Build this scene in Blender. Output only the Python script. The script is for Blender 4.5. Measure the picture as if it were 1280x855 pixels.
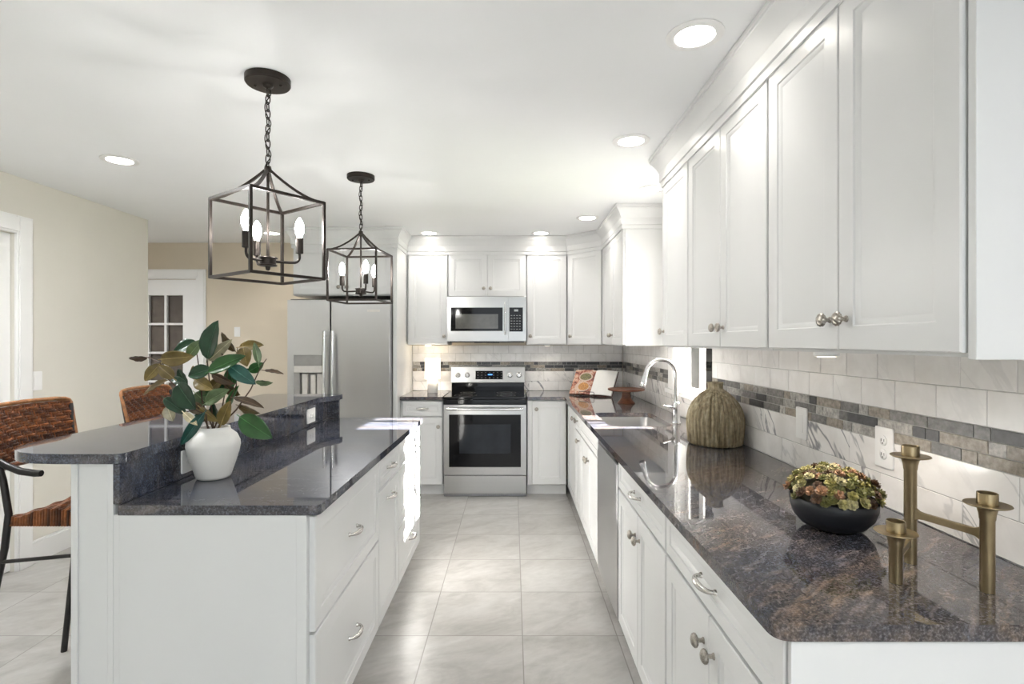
import bpy, math, random
from math import sin, cos, pi, radians, sqrt
from mathutils import Vector, Matrix
from mathutils.geometry import tessellate_polygon

scene = bpy.context.scene
for o in list(bpy.data.objects):
    bpy.data.objects.remove(o)
RND = random.Random(7)

# ------------------------------------------------------------------ camera
CAMZ, FPX = 1.415, 675.0
cd = bpy.data.cameras.new('camera')
cam = bpy.data.objects.new('camera', cd)
scene.collection.objects.link(cam)
cam.location = (0, 0, CAMZ)
cam.rotation_euler = (radians(90), 0, 0)
cd.sensor_width = 36.0
cd.lens = 36.0 * FPX / 1280.0
cd.shift_x = -1.5 / 1280.0
cd.clip_start = 0.02
scene.camera = cam

# ------------------------------------------------------------------ world, sun, exposure
w = bpy.data.worlds.new('world'); scene.world = w; w.use_nodes = True
wn = w.node_tree
bgn = wn.nodes['Background']
bgn.inputs['Color'].default_value = (0.86, 0.93, 1.0, 1)
bgn.inputs['Strength'].default_value = 1.35
sd = bpy.data.lights.new('sun', 'SUN'); sd.energy = 75.0; sd.angle = radians(0.5); sd.color = (1.0, 0.96, 0.9)
sun = bpy.data.objects.new('sun', sd); scene.collection.objects.link(sun)
sun.rotation_euler = Vector((-1.0, -0.02, -0.59)).to_track_quat('-Z', 'Y').to_euler()
scene.view_settings.view_transform = 'Standard'
scene.view_settings.look = 'None'
scene.view_settings.gamma = 1.0
scene.view_settings.use_curve_mapping = False
scene.view_settings.exposure = 0.83
DOWNLIGHT_W = 1.1

# ------------------------------------------------------------------ materials
def new_mat(name):
    m = bpy.data.materials.new(name); m.use_nodes = True
    nt = m.node_tree
    return m, nt, nt.nodes['Principled BSDF']

def nd(nt, t, **kw):
    n = nt.nodes.new(t)
    for k, v in kw.items():
        setattr(n, k, v)
    return n

def ramp(nt, stops):
    r = nd(nt, 'ShaderNodeValToRGB')
    e = r.color_ramp.elements
    while len(e) < len(stops):
        e.new(0.5)
    for i, (p, c) in enumerate(stops):
        e[i].position = p
        e[i].color = (c[0], c[1], c[2], 1) if not isinstance(c, (int, float)) else (c, c, c, 1)
    return r

def coords(nt, scale=(1, 1, 1), rot=(0, 0, 0)):
    tc = nd(nt, 'ShaderNodeTexCoord'); mp = nd(nt, 'ShaderNodeMapping')
    nt.links.new(tc.outputs['Object'], mp.inputs['Vector'])
    mp.inputs['Rotation'].default_value = rot
    if scale == (1, 1, 1): return mp.outputs['Vector']
    m2 = nd(nt, 'ShaderNodeMapping'); nt.links.new(mp.outputs['Vector'], m2.inputs['Vector'])
    m2.inputs['Scale'].default_value = scale
    return m2.outputs['Vector']

def noise(nt, vec, scale, detail=3, rough=0.5, dist=0.0):
    n = nd(nt, 'ShaderNodeTexNoise')
    nt.links.new(vec, n.inputs['Vector'])
    n.inputs['Scale'].default_value = scale
    n.inputs['Detail'].default_value = detail
    n.inputs['Roughness'].default_value = rough
    n.inputs['Distortion'].default_value = dist
    return n.outputs['Fac']

def mix(nt, fac, a, b, blend='MIX'):
    n = nd(nt, 'ShaderNodeMix', data_type='RGBA', blend_type=blend)
    for sock, v in ((n.inputs[0], fac), (n.inputs[6], a), (n.inputs[7], b)):
        if isinstance(v, (int, float)):
            sock.default_value = v
        elif isinstance(v, tuple):
            sock.default_value = (v[0], v[1], v[2], 1)
        else:
            nt.links.new(v, sock)
    return n.outputs[2]

def bump(nt, bsdf, h, strength=0.1, dist=0.002):
    b = nd(nt, 'ShaderNodeBump')
    b.inputs['Strength'].default_value = strength
    b.inputs['Distance'].default_value = dist
    nt.links.new(h, b.inputs['Height'])
    nt.links.new(b.outputs['Normal'], bsdf.inputs['Normal'])

def plain(name, col, rough=0.5, metal=0.0, var=0.04, scale=8.0, emit=None, estr=0.0, spec=0.5, bmp=0.0, coat=0.0, trans=0.0):
    m, nt, b = new_mat(name)
    v = coords(nt)
    f = noise(nt, v, scale, 3)
    lo = tuple(max(0, c * (1 - var)) for c in col); hi = tuple(min(1, c * (1 + var)) for c in col)
    r = ramp(nt, [(0.3, lo), (0.7, hi)])
    nt.links.new(f, r.inputs['Fac'])
    nt.links.new(r.outputs['Color'], b.inputs['Base Color'])
    b.inputs['Roughness'].default_value = rough
    b.inputs['Metallic'].default_value = metal
    b.inputs['Specular IOR Level'].default_value = spec
    if coat:
        b.inputs['Coat Weight'].default_value = coat
    if trans:
        b.inputs['Transmission Weight'].default_value = trans
    if emit:
        b.inputs['Emission Color'].default_value = (*emit, 1)
        b.inputs['Emission Strength'].default_value = estr
    if bmp:
        bump(nt, b, noise(nt, v, scale * 12, 2), bmp, 0.001)
    return m

def attr_color(nt, name='tint'):
    a = nd(nt, 'ShaderNodeAttribute'); a.attribute_name = name
    return a

def granite_mat(name, stretch=(1, 1, 1), rot=0.0, cool=(0.8, 0.85, 1.0), warm=(1.45, 1.15, 0.92)):
    m, nt, b = new_mat(name)
    v = coords(nt, stretch, (0, 0, rot)); v1 = coords(nt)
    fine = noise(nt, v1, 190, 3, 0.6)
    mid = noise(nt, v, 26, 5, 0.65, 0.4)
    big = noise(nt, v, 3.2, 4, 0.6, 0.8)
    r1 = ramp(nt, [(0.34, (0.012, 0.013, 0.018)), (0.50, (0.060, 0.063, 0.075)), (0.66, (0.21, 0.22, 0.25))])
    nt.links.new(fine, r1.inputs['Fac'])
    r2 = ramp(nt, [(0.36, (0.016, 0.016, 0.018)), (0.52, (0.070, 0.061, 0.054)), (0.68, (0.23, 0.195, 0.165))])
    nt.links.new(mid, r2.inputs['Fac'])
    c = mix(nt, 0.5, r1.outputs['Color'], r2.outputs['Color'])
    r3 = ramp(nt, [(0.40, cool), (0.62, warm)])
    nt.links.new(big, r3.inputs['Fac'])
    c = mix(nt, 1.0, c, r3.outputs['Color'], 'MULTIPLY')
    nt.links.new(c, b.inputs['Base Color'])
    b.inputs['Roughness'].default_value = 0.035
    b.inputs['IOR'].default_value = 1.55
    return m

def steel_mat(name, col=(0.60, 0.60, 0.61), rough=0.24, axis='z', streak=0.12):
    m, nt, b = new_mat(name)
    sc = {'x': (1.5, 140, 140), 'y': (140, 1.5, 140), 'z': (140, 140, 1.5)}[axis]
    f = noise(nt, coords(nt, sc), 1.0, 3)
    r = ramp(nt, [(0.3, tuple(c * (1 - streak) for c in col)), (0.7, tuple(min(1, c * (1 + streak)) for c in col))])
    nt.links.new(f, r.inputs['Fac'])
    nt.links.new(r.outputs['Color'], b.inputs['Base Color'])
    b.inputs['Metallic'].default_value = 1.0
    rr = ramp(nt, [(0.3, rough * 0.98), (0.7, rough * 1.02)])
    nt.links.new(f, rr.inputs['Fac'])
    nt.links.new(rr.outputs['Color'], b.inputs['Roughness'])
    bump(nt, b, noise(nt, coords(nt), 3.2, 2, 0.5, 0.3), 0.12, 0.02)
    return m

def marble_tile_mat():
    m, nt, b = new_mat('marble_tile')
    a = attr_color(nt)
    tc = nd(nt, 'ShaderNodeTexCoord')
    sep = nd(nt, 'ShaderNodeSeparateColor'); nt.links.new(a.outputs['Color'], sep.inputs['Color'])
    off = nd(nt, 'ShaderNodeVectorMath', operation='SCALE'); nt.links.new(a.outputs['Color'], off.inputs[0])
    off.inputs['Scale'].default_value = 0.0
    cmb = nd(nt, 'ShaderNodeCombineXYZ')
    mul = nd(nt, 'ShaderNodeMath', operation='MULTIPLY'); mul.inputs[1].default_value = 37.0
    nt.links.new(sep.outputs['Red'], mul.inputs[0])
    for k in range(3):
        nt.links.new(mul.outputs[0], cmb.inputs[k])
    add = nd(nt, 'ShaderNodeVectorMath', operation='ADD')
    nt.links.new(tc.outputs['Object'], add.inputs[0]); nt.links.new(cmb.outputs[0], add.inputs[1])
    mp = nd(nt, 'ShaderNodeMapping'); nt.links.new(add.outputs[0], mp.inputs['Vector'])
    mp.inputs['Rotation'].default_value = (0, radians(40), 0)
    mpb = nd(nt, 'ShaderNodeMapping'); nt.links.new(mp.outputs['Vector'], mpb.inputs['Vector']); mpb.inputs['Scale'].default_value = (2.4, 1, 0.6); mp = mpb
    n1 = noise(nt, mp.outputs['Vector'], 3.0, 4, 0.55, 0.35)
    s = nd(nt, 'ShaderNodeMath', operation='SUBTRACT'); nt.links.new(n1, s.inputs[0]); s.inputs[1].default_value = 0.5
    ab = nd(nt, 'ShaderNodeMath', operation='ABSOLUTE'); nt.links.new(s.outputs[0], ab.inputs[0])
    r = ramp(nt, [(0.0, 1.0), (0.008, 0.85), (0.022, 0.0)]); nt.links.new(ab.outputs[0], r.inputs['Fac'])
    vf = nd(nt, 'ShaderNodeMath', operation='MULTIPLY'); nt.links.new(r.outputs['Color'], vf.inputs[0]); nt.links.new(sep.outputs['Green'], vf.inputs[1])
    msk = noise(nt, mp.outputs['Vector'], 2.0, 2)
    rm = ramp(nt, [(0.41, 0.0), (0.55, 1.0)]); nt.links.new(msk, rm.inputs['Fac'])
    vf2 = nd(nt, 'ShaderNodeMath', operation='MULTIPLY'); nt.links.new(vf.outputs[0], vf2.inputs[0]); nt.links.new(rm.outputs['Color'], vf2.inputs[1])
    cl = noise(nt, add.outputs[0], 7.0, 4, 0.6, 0.5)
    rc = ramp(nt, [(0.3, (0.79, 0.765, 0.74)), (0.6, (0.90, 0.88, 0.86))]); nt.links.new(cl, rc.inputs['Fac'])
    c = mix(nt, vf2.outputs[0], rc.outputs['Color'], (0.20, 0.205, 0.22))
    nt.links.new(c, b.inputs['Base Color'])
    b.inputs['Roughness'].default_value = 0.14
    return m

def tint_mat(name, rough=0.4, nscale=60, nvar=0.35, metal=0.0, spec=0.5, sss=0.0):
    m, nt, b = new_mat(name)
    a = attr_color(nt)
    f = noise(nt, coords(nt), nscale, 4, 0.6)
    r = ramp(nt, [(0.3, 1 - nvar), (0.7, 1 + nvar)]); nt.links.new(f, r.inputs['Fac'])
    c = mix(nt, 1.0, a.outputs['Color'], r.outputs['Color'], 'MULTIPLY')
    nt.links.new(c, b.inputs['Base Color'])
    b.inputs['Roughness'].default_value = rough
    b.inputs['Metallic'].default_value = metal
    b.inputs['Specular IOR Level'].default_value = spec
    return m

def floor_mat():
    m, nt, b = new_mat('floor_tile')
    tc = nd(nt, 'ShaderNodeTexCoord')
    mp = nd(nt, 'ShaderNodeMapping'); nt.links.new(tc.outputs['Object'], mp.inputs['Vector'])
    P = 0.455
    mp.inputs['Location'].default_value = (-0.0445 + 20 * P, -2.601 + 30 * P, 0)
    br = nd(nt, 'ShaderNodeTexBrick'); nt.links.new(mp.outputs['Vector'], br.inputs['Vector'])
    br.offset = 0.0; br.squash = 1.0
    br.inputs['Scale'].default_value = 1.0
    br.inputs['Brick Width'].default_value = P; br.inputs['Row Height'].default_value = P
    br.inputs['Mortar Size'].default_value = 0.0027; br.inputs['Mortar Smooth'].default_value = 0.1
    br.inputs['Bias'].default_value = 0.0
    br.inputs['Color1'].default_value = (0.0, 0.0, 0.0, 1); br.inputs['Color2'].default_value = (1, 1, 1, 1)
    br.inputs['Mortar'].default_value = (0, 0, 0, 1)
    # marbling, shifted per tile
    sc = nd(nt, 'ShaderNodeVectorMath', operation='SCALE'); nt.links.new(br.outputs['Color'], sc.inputs[0]); sc.inputs['Scale'].default_value = 9.0
    ad = nd(nt, 'ShaderNodeVectorMath', operation='ADD'); nt.links.new(tc.outputs['Object'], ad.inputs[0]); nt.links.new(sc.outputs[0], ad.inputs[1])
    m2 = nd(nt, 'ShaderNodeMapping'); nt.links.new(ad.outputs[0], m2.inputs['Vector'])
    m2.inputs['Rotation'].default_value = (0, 0, radians(-28))
    m3 = nd(nt, 'ShaderNodeMapping'); nt.links.new(m2.outputs['Vector'], m3.inputs['Vector']); m3.inputs['Scale'].default_value = (0.75, 1.5, 1); m2 = m3
    f = noise(nt, m2.outputs['Vector'], 3.2, 7, 0.62, 0.7)
    r = ramp(nt, [(0.28, (0.315, 0.298, 0.280)), (0.5, (0.425, 0.413, 0.396)), (0.72, (0.505, 0.497, 0.482))])
    nt.links.new(f, r.inputs['Fac'])
    f2 = noise(nt, m2.outputs['Vector'], 22, 4, 0.6)
    r2 = ramp(nt, [(0.3, 0.93), (0.7, 1.06)]); nt.links.new(f2, r2.inputs['Fac'])
    c = mix(nt, 1.0, r.outputs['Color'], r2.outputs['Color'], 'MULTIPLY')
    c = mix(nt, br.outputs['Fac'], c, (0.25, 0.235, 0.22))
    nt.links.new(c, b.inputs['Base Color'])
    b.inputs['Roughness'].default_value = 0.30
    inv = nd(nt, 'ShaderNodeMath', operation='SUBTRACT'); inv.inputs[0].default_value = 1.0; nt.links.new(br.outputs['Fac'], inv.inputs[1])
    bump(nt, b, inv.outputs[0], 0.35, 0.002)
    return m

def glass_mat(name, tint=(1, 1, 1), refl=0.08):
    m = bpy.data.materials.new(name); m.use_nodes = True
    nt = m.node_tree; nt.nodes.clear()
    out = nd(nt, 'ShaderNodeOutputMaterial'); mx = nd(nt, 'ShaderNodeMixShader')
    tr = nd(nt, 'ShaderNodeBsdfTransparent'); gl = nd(nt, 'ShaderNodeBsdfGlossy')
    tr.inputs['Color'].default_value = (*tint, 1); gl.inputs['Roughness'].default_value = 0.02
    fr = nd(nt, 'ShaderNodeFresnel'); fr.inputs['IOR'].default_value = 1.45
    nt.links.new(fr.outputs[0], mx.inputs[0]); nt.links.new(tr.outputs[0], mx.inputs[1]); nt.links.new(gl.outputs[0], mx.inputs[2])
    nt.links.new(mx.outputs[0], out.inputs['Surface'])
    return m

def wood_mat(name, c1, c2, rough=0.4):
    m, nt, b = new_mat(name)
    f = noise(nt, coords(nt, (3, 30, 30)), 1.6, 4, 0.6, 0.6)
    r = ramp(nt, [(0.3, c1), (0.7, c2)]); nt.links.new(f, r.inputs['Fac'])
    nt.links.new(r.outputs['Color'], b.inputs['Base Color']); b.inputs['Roughness'].default_value = rough
    return m

M = {}
M['cab'] = plain('cabinet_paint', (0.672, 0.676, 0.675), 0.32, var=0.015, scale=3)
M['ceil'] = plain('ceiling_paint', (0.885, 0.895, 0.90), 0.85, var=0.012, scale=2, spec=0.2)
M['beige'] = plain('beige_paint', (0.70, 0.675, 0.61), 0.8, var=0.02, scale=2, spec=0.25)
M['hall'] = plain('hall_paint', (0.64, 0.57, 0.46), 0.8, var=0.02, scale=2, spec=0.25)
M['trim'] = plain('trim_paint', (0.82, 0.815, 0.80), 0.4, var=0.012, scale=3)
M['floor'] = floor_mat()
M['granite'] = granite_mat('granite', (0.5, 1.8, 1), radians(-38))
M['granite_i'] = granite_mat('granite_streaked', (0.4, 2.2, 1), 0.0, (0.62, 0.75, 1.05), (1.0, 0.95, 0.92))
M['steel'] = steel_mat('brushed_steel', (0.49, 0.49, 0.495), 0.28, 'z', 0.008)
M['steelx'] = steel_mat('brushed_steel_wide', (0.45, 0.447, 0.44), 0.28, 'x', 0.008)
M['steeld'] = steel_mat('dark_steel', (0.30, 0.30, 0.31), 0.3, 'z')
M['nickel'] = plain('brushed_nickel', (0.62, 0.60, 0.57), 0.26, 1.0, 0.08, 40)
M['pewter'] = plain('pewter', (0.40, 0.37, 0.33), 0.33, 1.0, 0.25, 260)
M['chrome'] = plain('satin_chrome', (0.72, 0.72, 0.72), 0.14, 1.0, 0.03, 10)
M['brass'] = plain('aged_brass', (0.36, 0.285, 0.17), 0.34, 1.0, 0.12, 30)
M['bronze'] = plain('oil_rubbed_bronze', (0.030, 0.023, 0.019), 0.38, 0.6, 0.2, 30)
M['black_iron'] = plain('black_iron', (0.022, 0.020, 0.020), 0.42, 0.3, 0.15, 40)
M['black_gloss'] = plain('black_glass', (0.004, 0.004, 0.005), 0.05, 0.0, 0.1, 10, spec=0.25)
M['black_matte'] = plain('black_matte', (0.012, 0.013, 0.016), 0.38, 0.0, 0.15, 20, spec=0.4)
M['black_plastic'] = plain('black_plastic', (0.02, 0.02, 0.022), 0.35, 0.0, 0.1, 20)
M['grey_plastic'] = plain('grey_plastic', (0.28, 0.275, 0.265), 0.4, 0.0, 0.06, 20)
M['lgrey_plastic'] = plain('light_grey_plastic', (0.56, 0.54, 0.51), 0.4, 0.0, 0.06, 20)
M['white_plastic'] = plain('white_plastic', (0.85, 0.845, 0.83), 0.3, 0.0, 0.01, 20)
M['display'] = plain('lit_display', (0.01, 0.02, 0.04), 0.1, 0, 0.1, 20, emit=(0.1, 0.35, 1.0), estr=1.2)
M['tile'] = marble_tile_mat()
M['mosaic'] = tint_mat('mosaic_stone', 0.32, 70, 0.45)
M['grout'] = plain('grout', (0.43, 0.42, 0.40), 0.9, 0, 0.06, 60)
M['leaf'] = tint_mat('leaf', 0.29, 22, 0.38, spec=0.5)
M['succ'] = tint_mat('succulent_leaf', 0.5, 60, 0.25)
M['bark'] = plain('twig', (0.075, 0.045, 0.03), 0.8, 0, 0.3, 60)
M['ceramic'] = plain('white_ceramic', (0.80, 0.785, 0.755), 0.38, 0, 0.015, 12)
M['rattan'] = tint_mat('rattan', 0.38, 45, 0.45)
M['pottery'] = None
M['wood'] = wood_mat('cake_stand_wood', (0.10, 0.035, 0.018), (0.22, 0.085, 0.042), 0.35)
M['page'] = plain('page', (0.80, 0.785, 0.755), 0.7, 0, 0.02, 20)
def photo_mat():
    m, nt, b = new_mat('printed_photo')
    f = noise(nt, coords(nt), 26, 4, 0.6, 0.6)
    r = ramp(nt, [(0.30, (0.05, 0.02, 0.015)), (0.42, (0.25, 0.06, 0.035)), (0.52, (0.50, 0.24, 0.16)), (0.60, (0.60, 0.46, 0.36)), (0.70, (0.20, 0.07, 0.04))])
    nt.links.new(f, r.inputs['Fac']); nt.links.new(r.outputs['Color'], b.inputs['Base Color']); b.inputs['Roughness'].default_value = 0.45
    return m
M['photo'] = photo_mat()
M['photo_green'] = plain('printed_salad', (0.15, 0.13, 0.05), 0.45, 0, 0.6, 90)
M['photo_orange'] = plain('printed_pasta', (0.42, 0.19, 0.05), 0.45, 0, 0.55, 120)
M['photo_plate'] = plain('printed_plate', (0.52, 0.38, 0.30), 0.45, 0, 0.15, 60)
M['wire'] = plain('stand_wire', (0.05, 0.045, 0.04), 0.4, 0.8, 0.1, 30)
M['lens'] = plain('lamp_lens', (0.9, 0.9, 0.88), 0.5, 0, 0.01, 4, emit=(1.0, 0.95, 0.86), estr=14)
M['bulb'] = plain('bulb_glow', (0.9, 0.88, 0.8), 0.4, 0, 0.01, 4, emit=(1.0, 0.975, 0.935), estr=92)
M['shade'] = plain('lit_linen_shade', (0.85, 0.82, 0.75), 0.8, 0, 0.03, 60, emit=(1.0, 0.86, 0.66), estr=0.8)
M['glass'] = glass_mat('clear_glass')
M['blind'] = plain('drawn_blind', (0.13, 0.105, 0.085), 0.6, 0, 0.2, 14)
M['brick'] = None
M['hedge'] = plain('hedge_leaf', (0.13, 0.17, 0.17), 0.8, 0, 0.6, 30)
M['ground'] = plain('ground_grass', (0.10, 0.14, 0.06), 0.9, 0, 0.4, 6)

def pottery_mat():
    m, nt, b = new_mat('ribbed_pottery')
    v = coords(nt)
    f = noise(nt, coords(nt, (60, 60, 6)), 1.0, 4, 0.65)
    r = ramp(nt, [(0.30, (0.15, 0.112, 0.06)), (0.5, (0.34, 0.275, 0.165)), (0.70, (0.54, 0.47, 0.33))])
    nt.links.new(f, r.inputs['Fac'])
    f2 = noise(nt, v, 55, 3); r2 = ramp(nt, [(0.35, 0.8), (0.65, 1.12)]); nt.links.new(f2, r2.inputs['Fac'])
    nt.links.new(mix(nt, 1.0, r.outputs['Color'], r2.outputs['Color'], 'MULTIPLY'), b.inputs['Base Color'])
    b.inputs['Roughness'].default_value = 0.6
    bump(nt, b, f2, 0.25, 0.002)
    return m
M['pottery'] = pottery_mat()

def brick_mat():
    m, nt, b = new_mat('garden_brick')
    tc = nd(nt, 'ShaderNodeTexCoord'); mp = nd(nt, 'ShaderNodeMapping'); nt.links.new(tc.outputs['Object'], mp.inputs['Vector'])
    mp.inputs['Rotation'].default_value = (radians(90), 0, 0)
    br = nd(nt, 'ShaderNodeTexBrick'); nt.links.new(mp.outputs['Vector'], br.inputs['Vector'])
    br.inputs['Scale'].default_value = 1.0; br.inputs['Brick Width'].default_value = 0.3; br.inputs['Row Height'].default_value = 0.105
    br.inputs['Mortar Size'].default_value = 0.008
    br.inputs['Color1'].default_value = (0.20, 0.085, 0.055, 1); br.inputs['Color2'].default_value = (0.28, 0.135, 0.09, 1)
    br.inputs['Mortar'].default_value = (0.42, 0.34, 0.25, 1)
    nt.links.new(br.outputs['Color'], b.inputs['Base Color']); b.inputs['Roughness'].default_value = 0.9
    return m
M['brick'] = brick_mat()

# ------------------------------------------------------------------ mesh helpers
class MB:
    def __init__(s):
        s.v = []; s.f = []; s.c = []; s.mi = []; s.cur = (1, 1, 1); s.m = 0; s.T = None
    def add(s, verts, faces):
        n = len(s.v)
        for p in verts:
            p = Vector(p)
            s.v.append(s.T @ p if s.T is not None else p)
        for f in faces:
            s.f.append([i + n for i in f]); s.c.append(s.cur); s.mi.append(s.m)
        return s
    def box(s, x0, x1, y0, y1, z0, z1):
        return s.add([(x0, y0, z0), (x1, y0, z0), (x1, y1, z0), (x0, y1, z0), (x0, y0, z1), (x1, y0, z1), (x1, y1, z1), (x0, y1, z1)],
                     [(0, 3, 2, 1), (4, 5, 6, 7), (0, 1, 5, 4), (1, 2, 6, 5), (2, 3, 7, 6), (3, 0, 4, 7)])
    def loft(s, rings, cap0=True, cap1=True, loop=True):
        n = len(rings[0]); vs = [p for r in rings for p in r]; fs = []
        for k in range(len(rings) - 1):
            for i in range(n if loop else n - 1):
                j = (i + 1) % n
                fs.append((k * n + i, k * n + j, (k + 1) * n + j, (k + 1) * n + i))
        if cap0: fs.append(tuple(reversed(range(n))))
        if cap1: fs.append(tuple(range((len(rings) - 1) * n, len(rings) * n)))
        return s.add(vs, fs)
    def lathe(s, prof, seg=32, c=(0, 0, 0), axis='z', cap0=True, cap1=True, ribs=0, ribamp=0.0):
        rings = []
        for r, h in prof:
            ring = []
            for i in range(seg):
                a = 2 * pi * i / seg
                rr = r * (1 + ribamp * min(1, max(0, (r - 0.038) / 0.035)) * (abs(sin(a * ribs / 2)) - 0.6)) if ribs else r
                x, y = rr * cos(a), rr * sin(a)
                if axis == 'z': p = (c[0] + x, c[1] + y, c[2] + h)
                elif axis == 'y': p = (c[0] + x, c[1] + h, c[2] - y)
                else: p = (c[0] + h, c[1] + x, c[2] + y)
                ring.append(p)
            rings.append(ring)
        return s.loft(rings, cap0, cap1)
    def tube(s, pts, r, seg=10, flat=1.0, up=None, closed=False, rot=0.0):
        pts = [Vector(p) for p in pts]; n = len(pts)
        rad = r if isinstance(r, (list, tuple)) else [r] * n
        rings = []; prev = None
        for i, p in enumerate(pts):
            if closed: t = pts[(i + 1) % n] - pts[i - 1]
            else: t = pts[min(i + 1, n - 1)] - pts[max(i - 1, 0)]
            t.normalize()
            if prev is None:
                u = Vector(up) if up else (Vector((0, 0, 1)) if abs(t.z) < 0.9 else Vector((1, 0, 0)))
            else: u = prev
            u = u - t * u.dot(t)
            if u.length < 1e-6: u = t.orthogonal()
            u.normalize(); prev = u; b = t.cross(u)
            rings.append([p + (u * cos(2 * pi * k / seg + rot) * flat + b * sin(2 * pi * k / seg + rot)) * rad[i] for k in range(seg)])
        if closed:
            rings.append(rings[0]); return s.loft(rings, False, False)
        return s.loft(rings)
    def plate(s, outer, holes, d0, d1, axis='z'):
        def P(u, v, d):
            return {'z': (u, v, d), 'y': (u, d, v), 'x': (d, u, v)}[axis]
        loops = [list(outer)] + [list(h) for h in holes]
        tris = tessellate_polygon([[Vector((p[0], p[1], 0)) for p in l] for l in loops])
        flat = [p for l in loops for p in l]; n = len(flat)
        vs = [P(p[0], p[1], d0) for p in flat] + [P(p[0], p[1], d1) for p in flat]
        fs = []
        for t in tris:
            a, b_, c_ = t
            pa, pb, pc = flat[a], flat[b_], flat[c_]
            ar = (pb[0] - pa[0]) * (pc[1] - pa[1]) - (pb[1] - pa[1]) * (pc[0] - pa[0])
            if ar < 0: b_, c_ = c_, b_
            fs.append((a + n, b_ + n, c_ + n)); fs.append((a, c_, b_))
        o = 0
        for l in loops:
            k = len(l)
            for i in range(k):
                j = (i + 1) % k
                fs.append((o + i, o + j, n + o + j, n + o + i))
            o += k
        s.add(vs, fs); s.fix = True
        return s
    def obj(s, name, mat, parent=None, loc=(0, 0, 0), rz=0.0, bevel=0.0, seg=2, smooth=True, ang=38, tint=False, label=None):
        me = bpy.data.meshes.new(name)
        me.from_pydata([tuple(p) for p in s.v], [], s.f)
        for mm in (mat if isinstance(mat, (list, tuple)) else [mat]):
            me.materials.append(mm)
        me.polygons.foreach_set('material_index', s.mi)
        if tint:
            ca = me.color_attributes.new('tint', 'FLOAT_COLOR', 'CORNER')
            buf = []
            for p in me.polygons:
                c = s.c[p.index]
                buf.extend([c[0], c[1], c[2], 1.0] * p.loop_total)
            ca.data.foreach_set('color', buf)
        import bmesh
        bm = bmesh.new(); bm.from_mesh(me)
        if getattr(s, 'fix', False):
            bmesh.ops.remove_doubles(bm, verts=bm.verts, dist=1e-6)
        bmesh.ops.recalc_face_normals(bm, faces=bm.faces)
        if getattr(s, 'fix', False):
            bmesh.ops.dissolve_limit(bm, angle_limit=0.001, verts=bm.verts, edges=bm.edges) if False else None
        bm.to_mesh(me); bm.free()
        if smooth:
            me.polygons.foreach_set('use_smooth', [True] * len(me.polygons))
            me.set_sharp_from_angle(angle=radians(ang))
        o = bpy.data.objects.new(name, me); scene.collection.objects.link(o)
        if parent is not None: o.parent = parent
        o.location = loc; o.rotation_euler = (0, 0, rz)
        if bevel:
            b = o.modifiers.new('edge', 'BEVEL'); b.width = bevel; b.segments = seg; b.limit_method = 'ANGLE'; b.angle_limit = radians(40)
        if label: o['label'] = label
        return o

def thing(name, label, cat, loc=(0, 0, 0), rz=0.0, group=None):
    o = bpy.data.objects.new(name, None); scene.collection.objects.link(o)
    o.empty_display_size = 0.05
    o.location = loc; o.rotation_euler = (0, 0, rz)
    o['label'] = label; o['category'] = cat
    if group: o['group'] = group
    return o

def tag(o, label, cat, group=None):
    o['label'] = label; o['category'] = cat
    if group: o['group'] = group
    return o

def struct(o, label=None):
    o['kind'] = 'structure'
    if label: o['label'] = label
    return o

def round_poly(pts, rad, seg=6):
    out = []; n = len(pts)
    rr = rad if isinstance(rad, (list, tuple)) else [rad] * n
    for i in range(n):
        p = Vector((pts[i][0], pts[i][1])); a = Vector((pts[i - 1][0], pts[i - 1][1])) - p; b = Vector((pts[(i + 1) % n][0], pts[(i + 1) % n][1])) - p
        r = rr[i]
        if r <= 0: out.append((p.x, p.y)); continue
        a.normalize(); b.normalize()
        th = a.angle(b); d = r / math.tan(th / 2)
        s0 = p + a * d; s1 = p + b * d
        for k in range(seg + 1):
            t = k / seg
            q = s0 * (1 - t) ** 2 + p * (2 * t * (1 - t)) + s1 * t ** 2
            out.append((q.x, q.y))
    return out

def rect(x0, x1, y0, y1):
    return [(x0, y0), (x1, y0), (x1, y1), (x0, y1)]

# ------------------------------------------------------------------ structure
XR, YB, ZC, XL = 1.14, 5.58, 2.44, -3.07
YF = -2.9
WIN = (3.07, 3.755, 1.075, 2.21)   # y0 y1 z0 z1 of the sink window opening

def wallbox(name, boxes, mat, label):
    mb = MB()
    for b in boxes: mb.box(*b)
    return struct(mb.obj(name, mat, smooth=False), label)

wallbox('floor', [(-5.7, XR + 0.2, YF, YB + 0.12, -0.1, 0.0)], M['floor'], 'large grey stone look floor tiles laid in a square grid')
wallbox('ceiling', [(-5.7, XR + 0.2, YF, YB + 0.12, ZC, ZC + 0.1)], M['ceil'], 'smooth white ceiling with recessed lights')
y0, y1, z0, z1 = WIN
wallbox('wall_right', [(XR, XR + 0.10, YF, y0, 0, ZC), (XR, XR + 0.10, y1, YB + 0.12, 0, ZC), (XR, XR + 0.10, y0, y1, 0, z0), (XR, XR + 0.10, y0, y1, z1, ZC)], M['trim'], 'white wall behind the sink counter')
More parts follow.
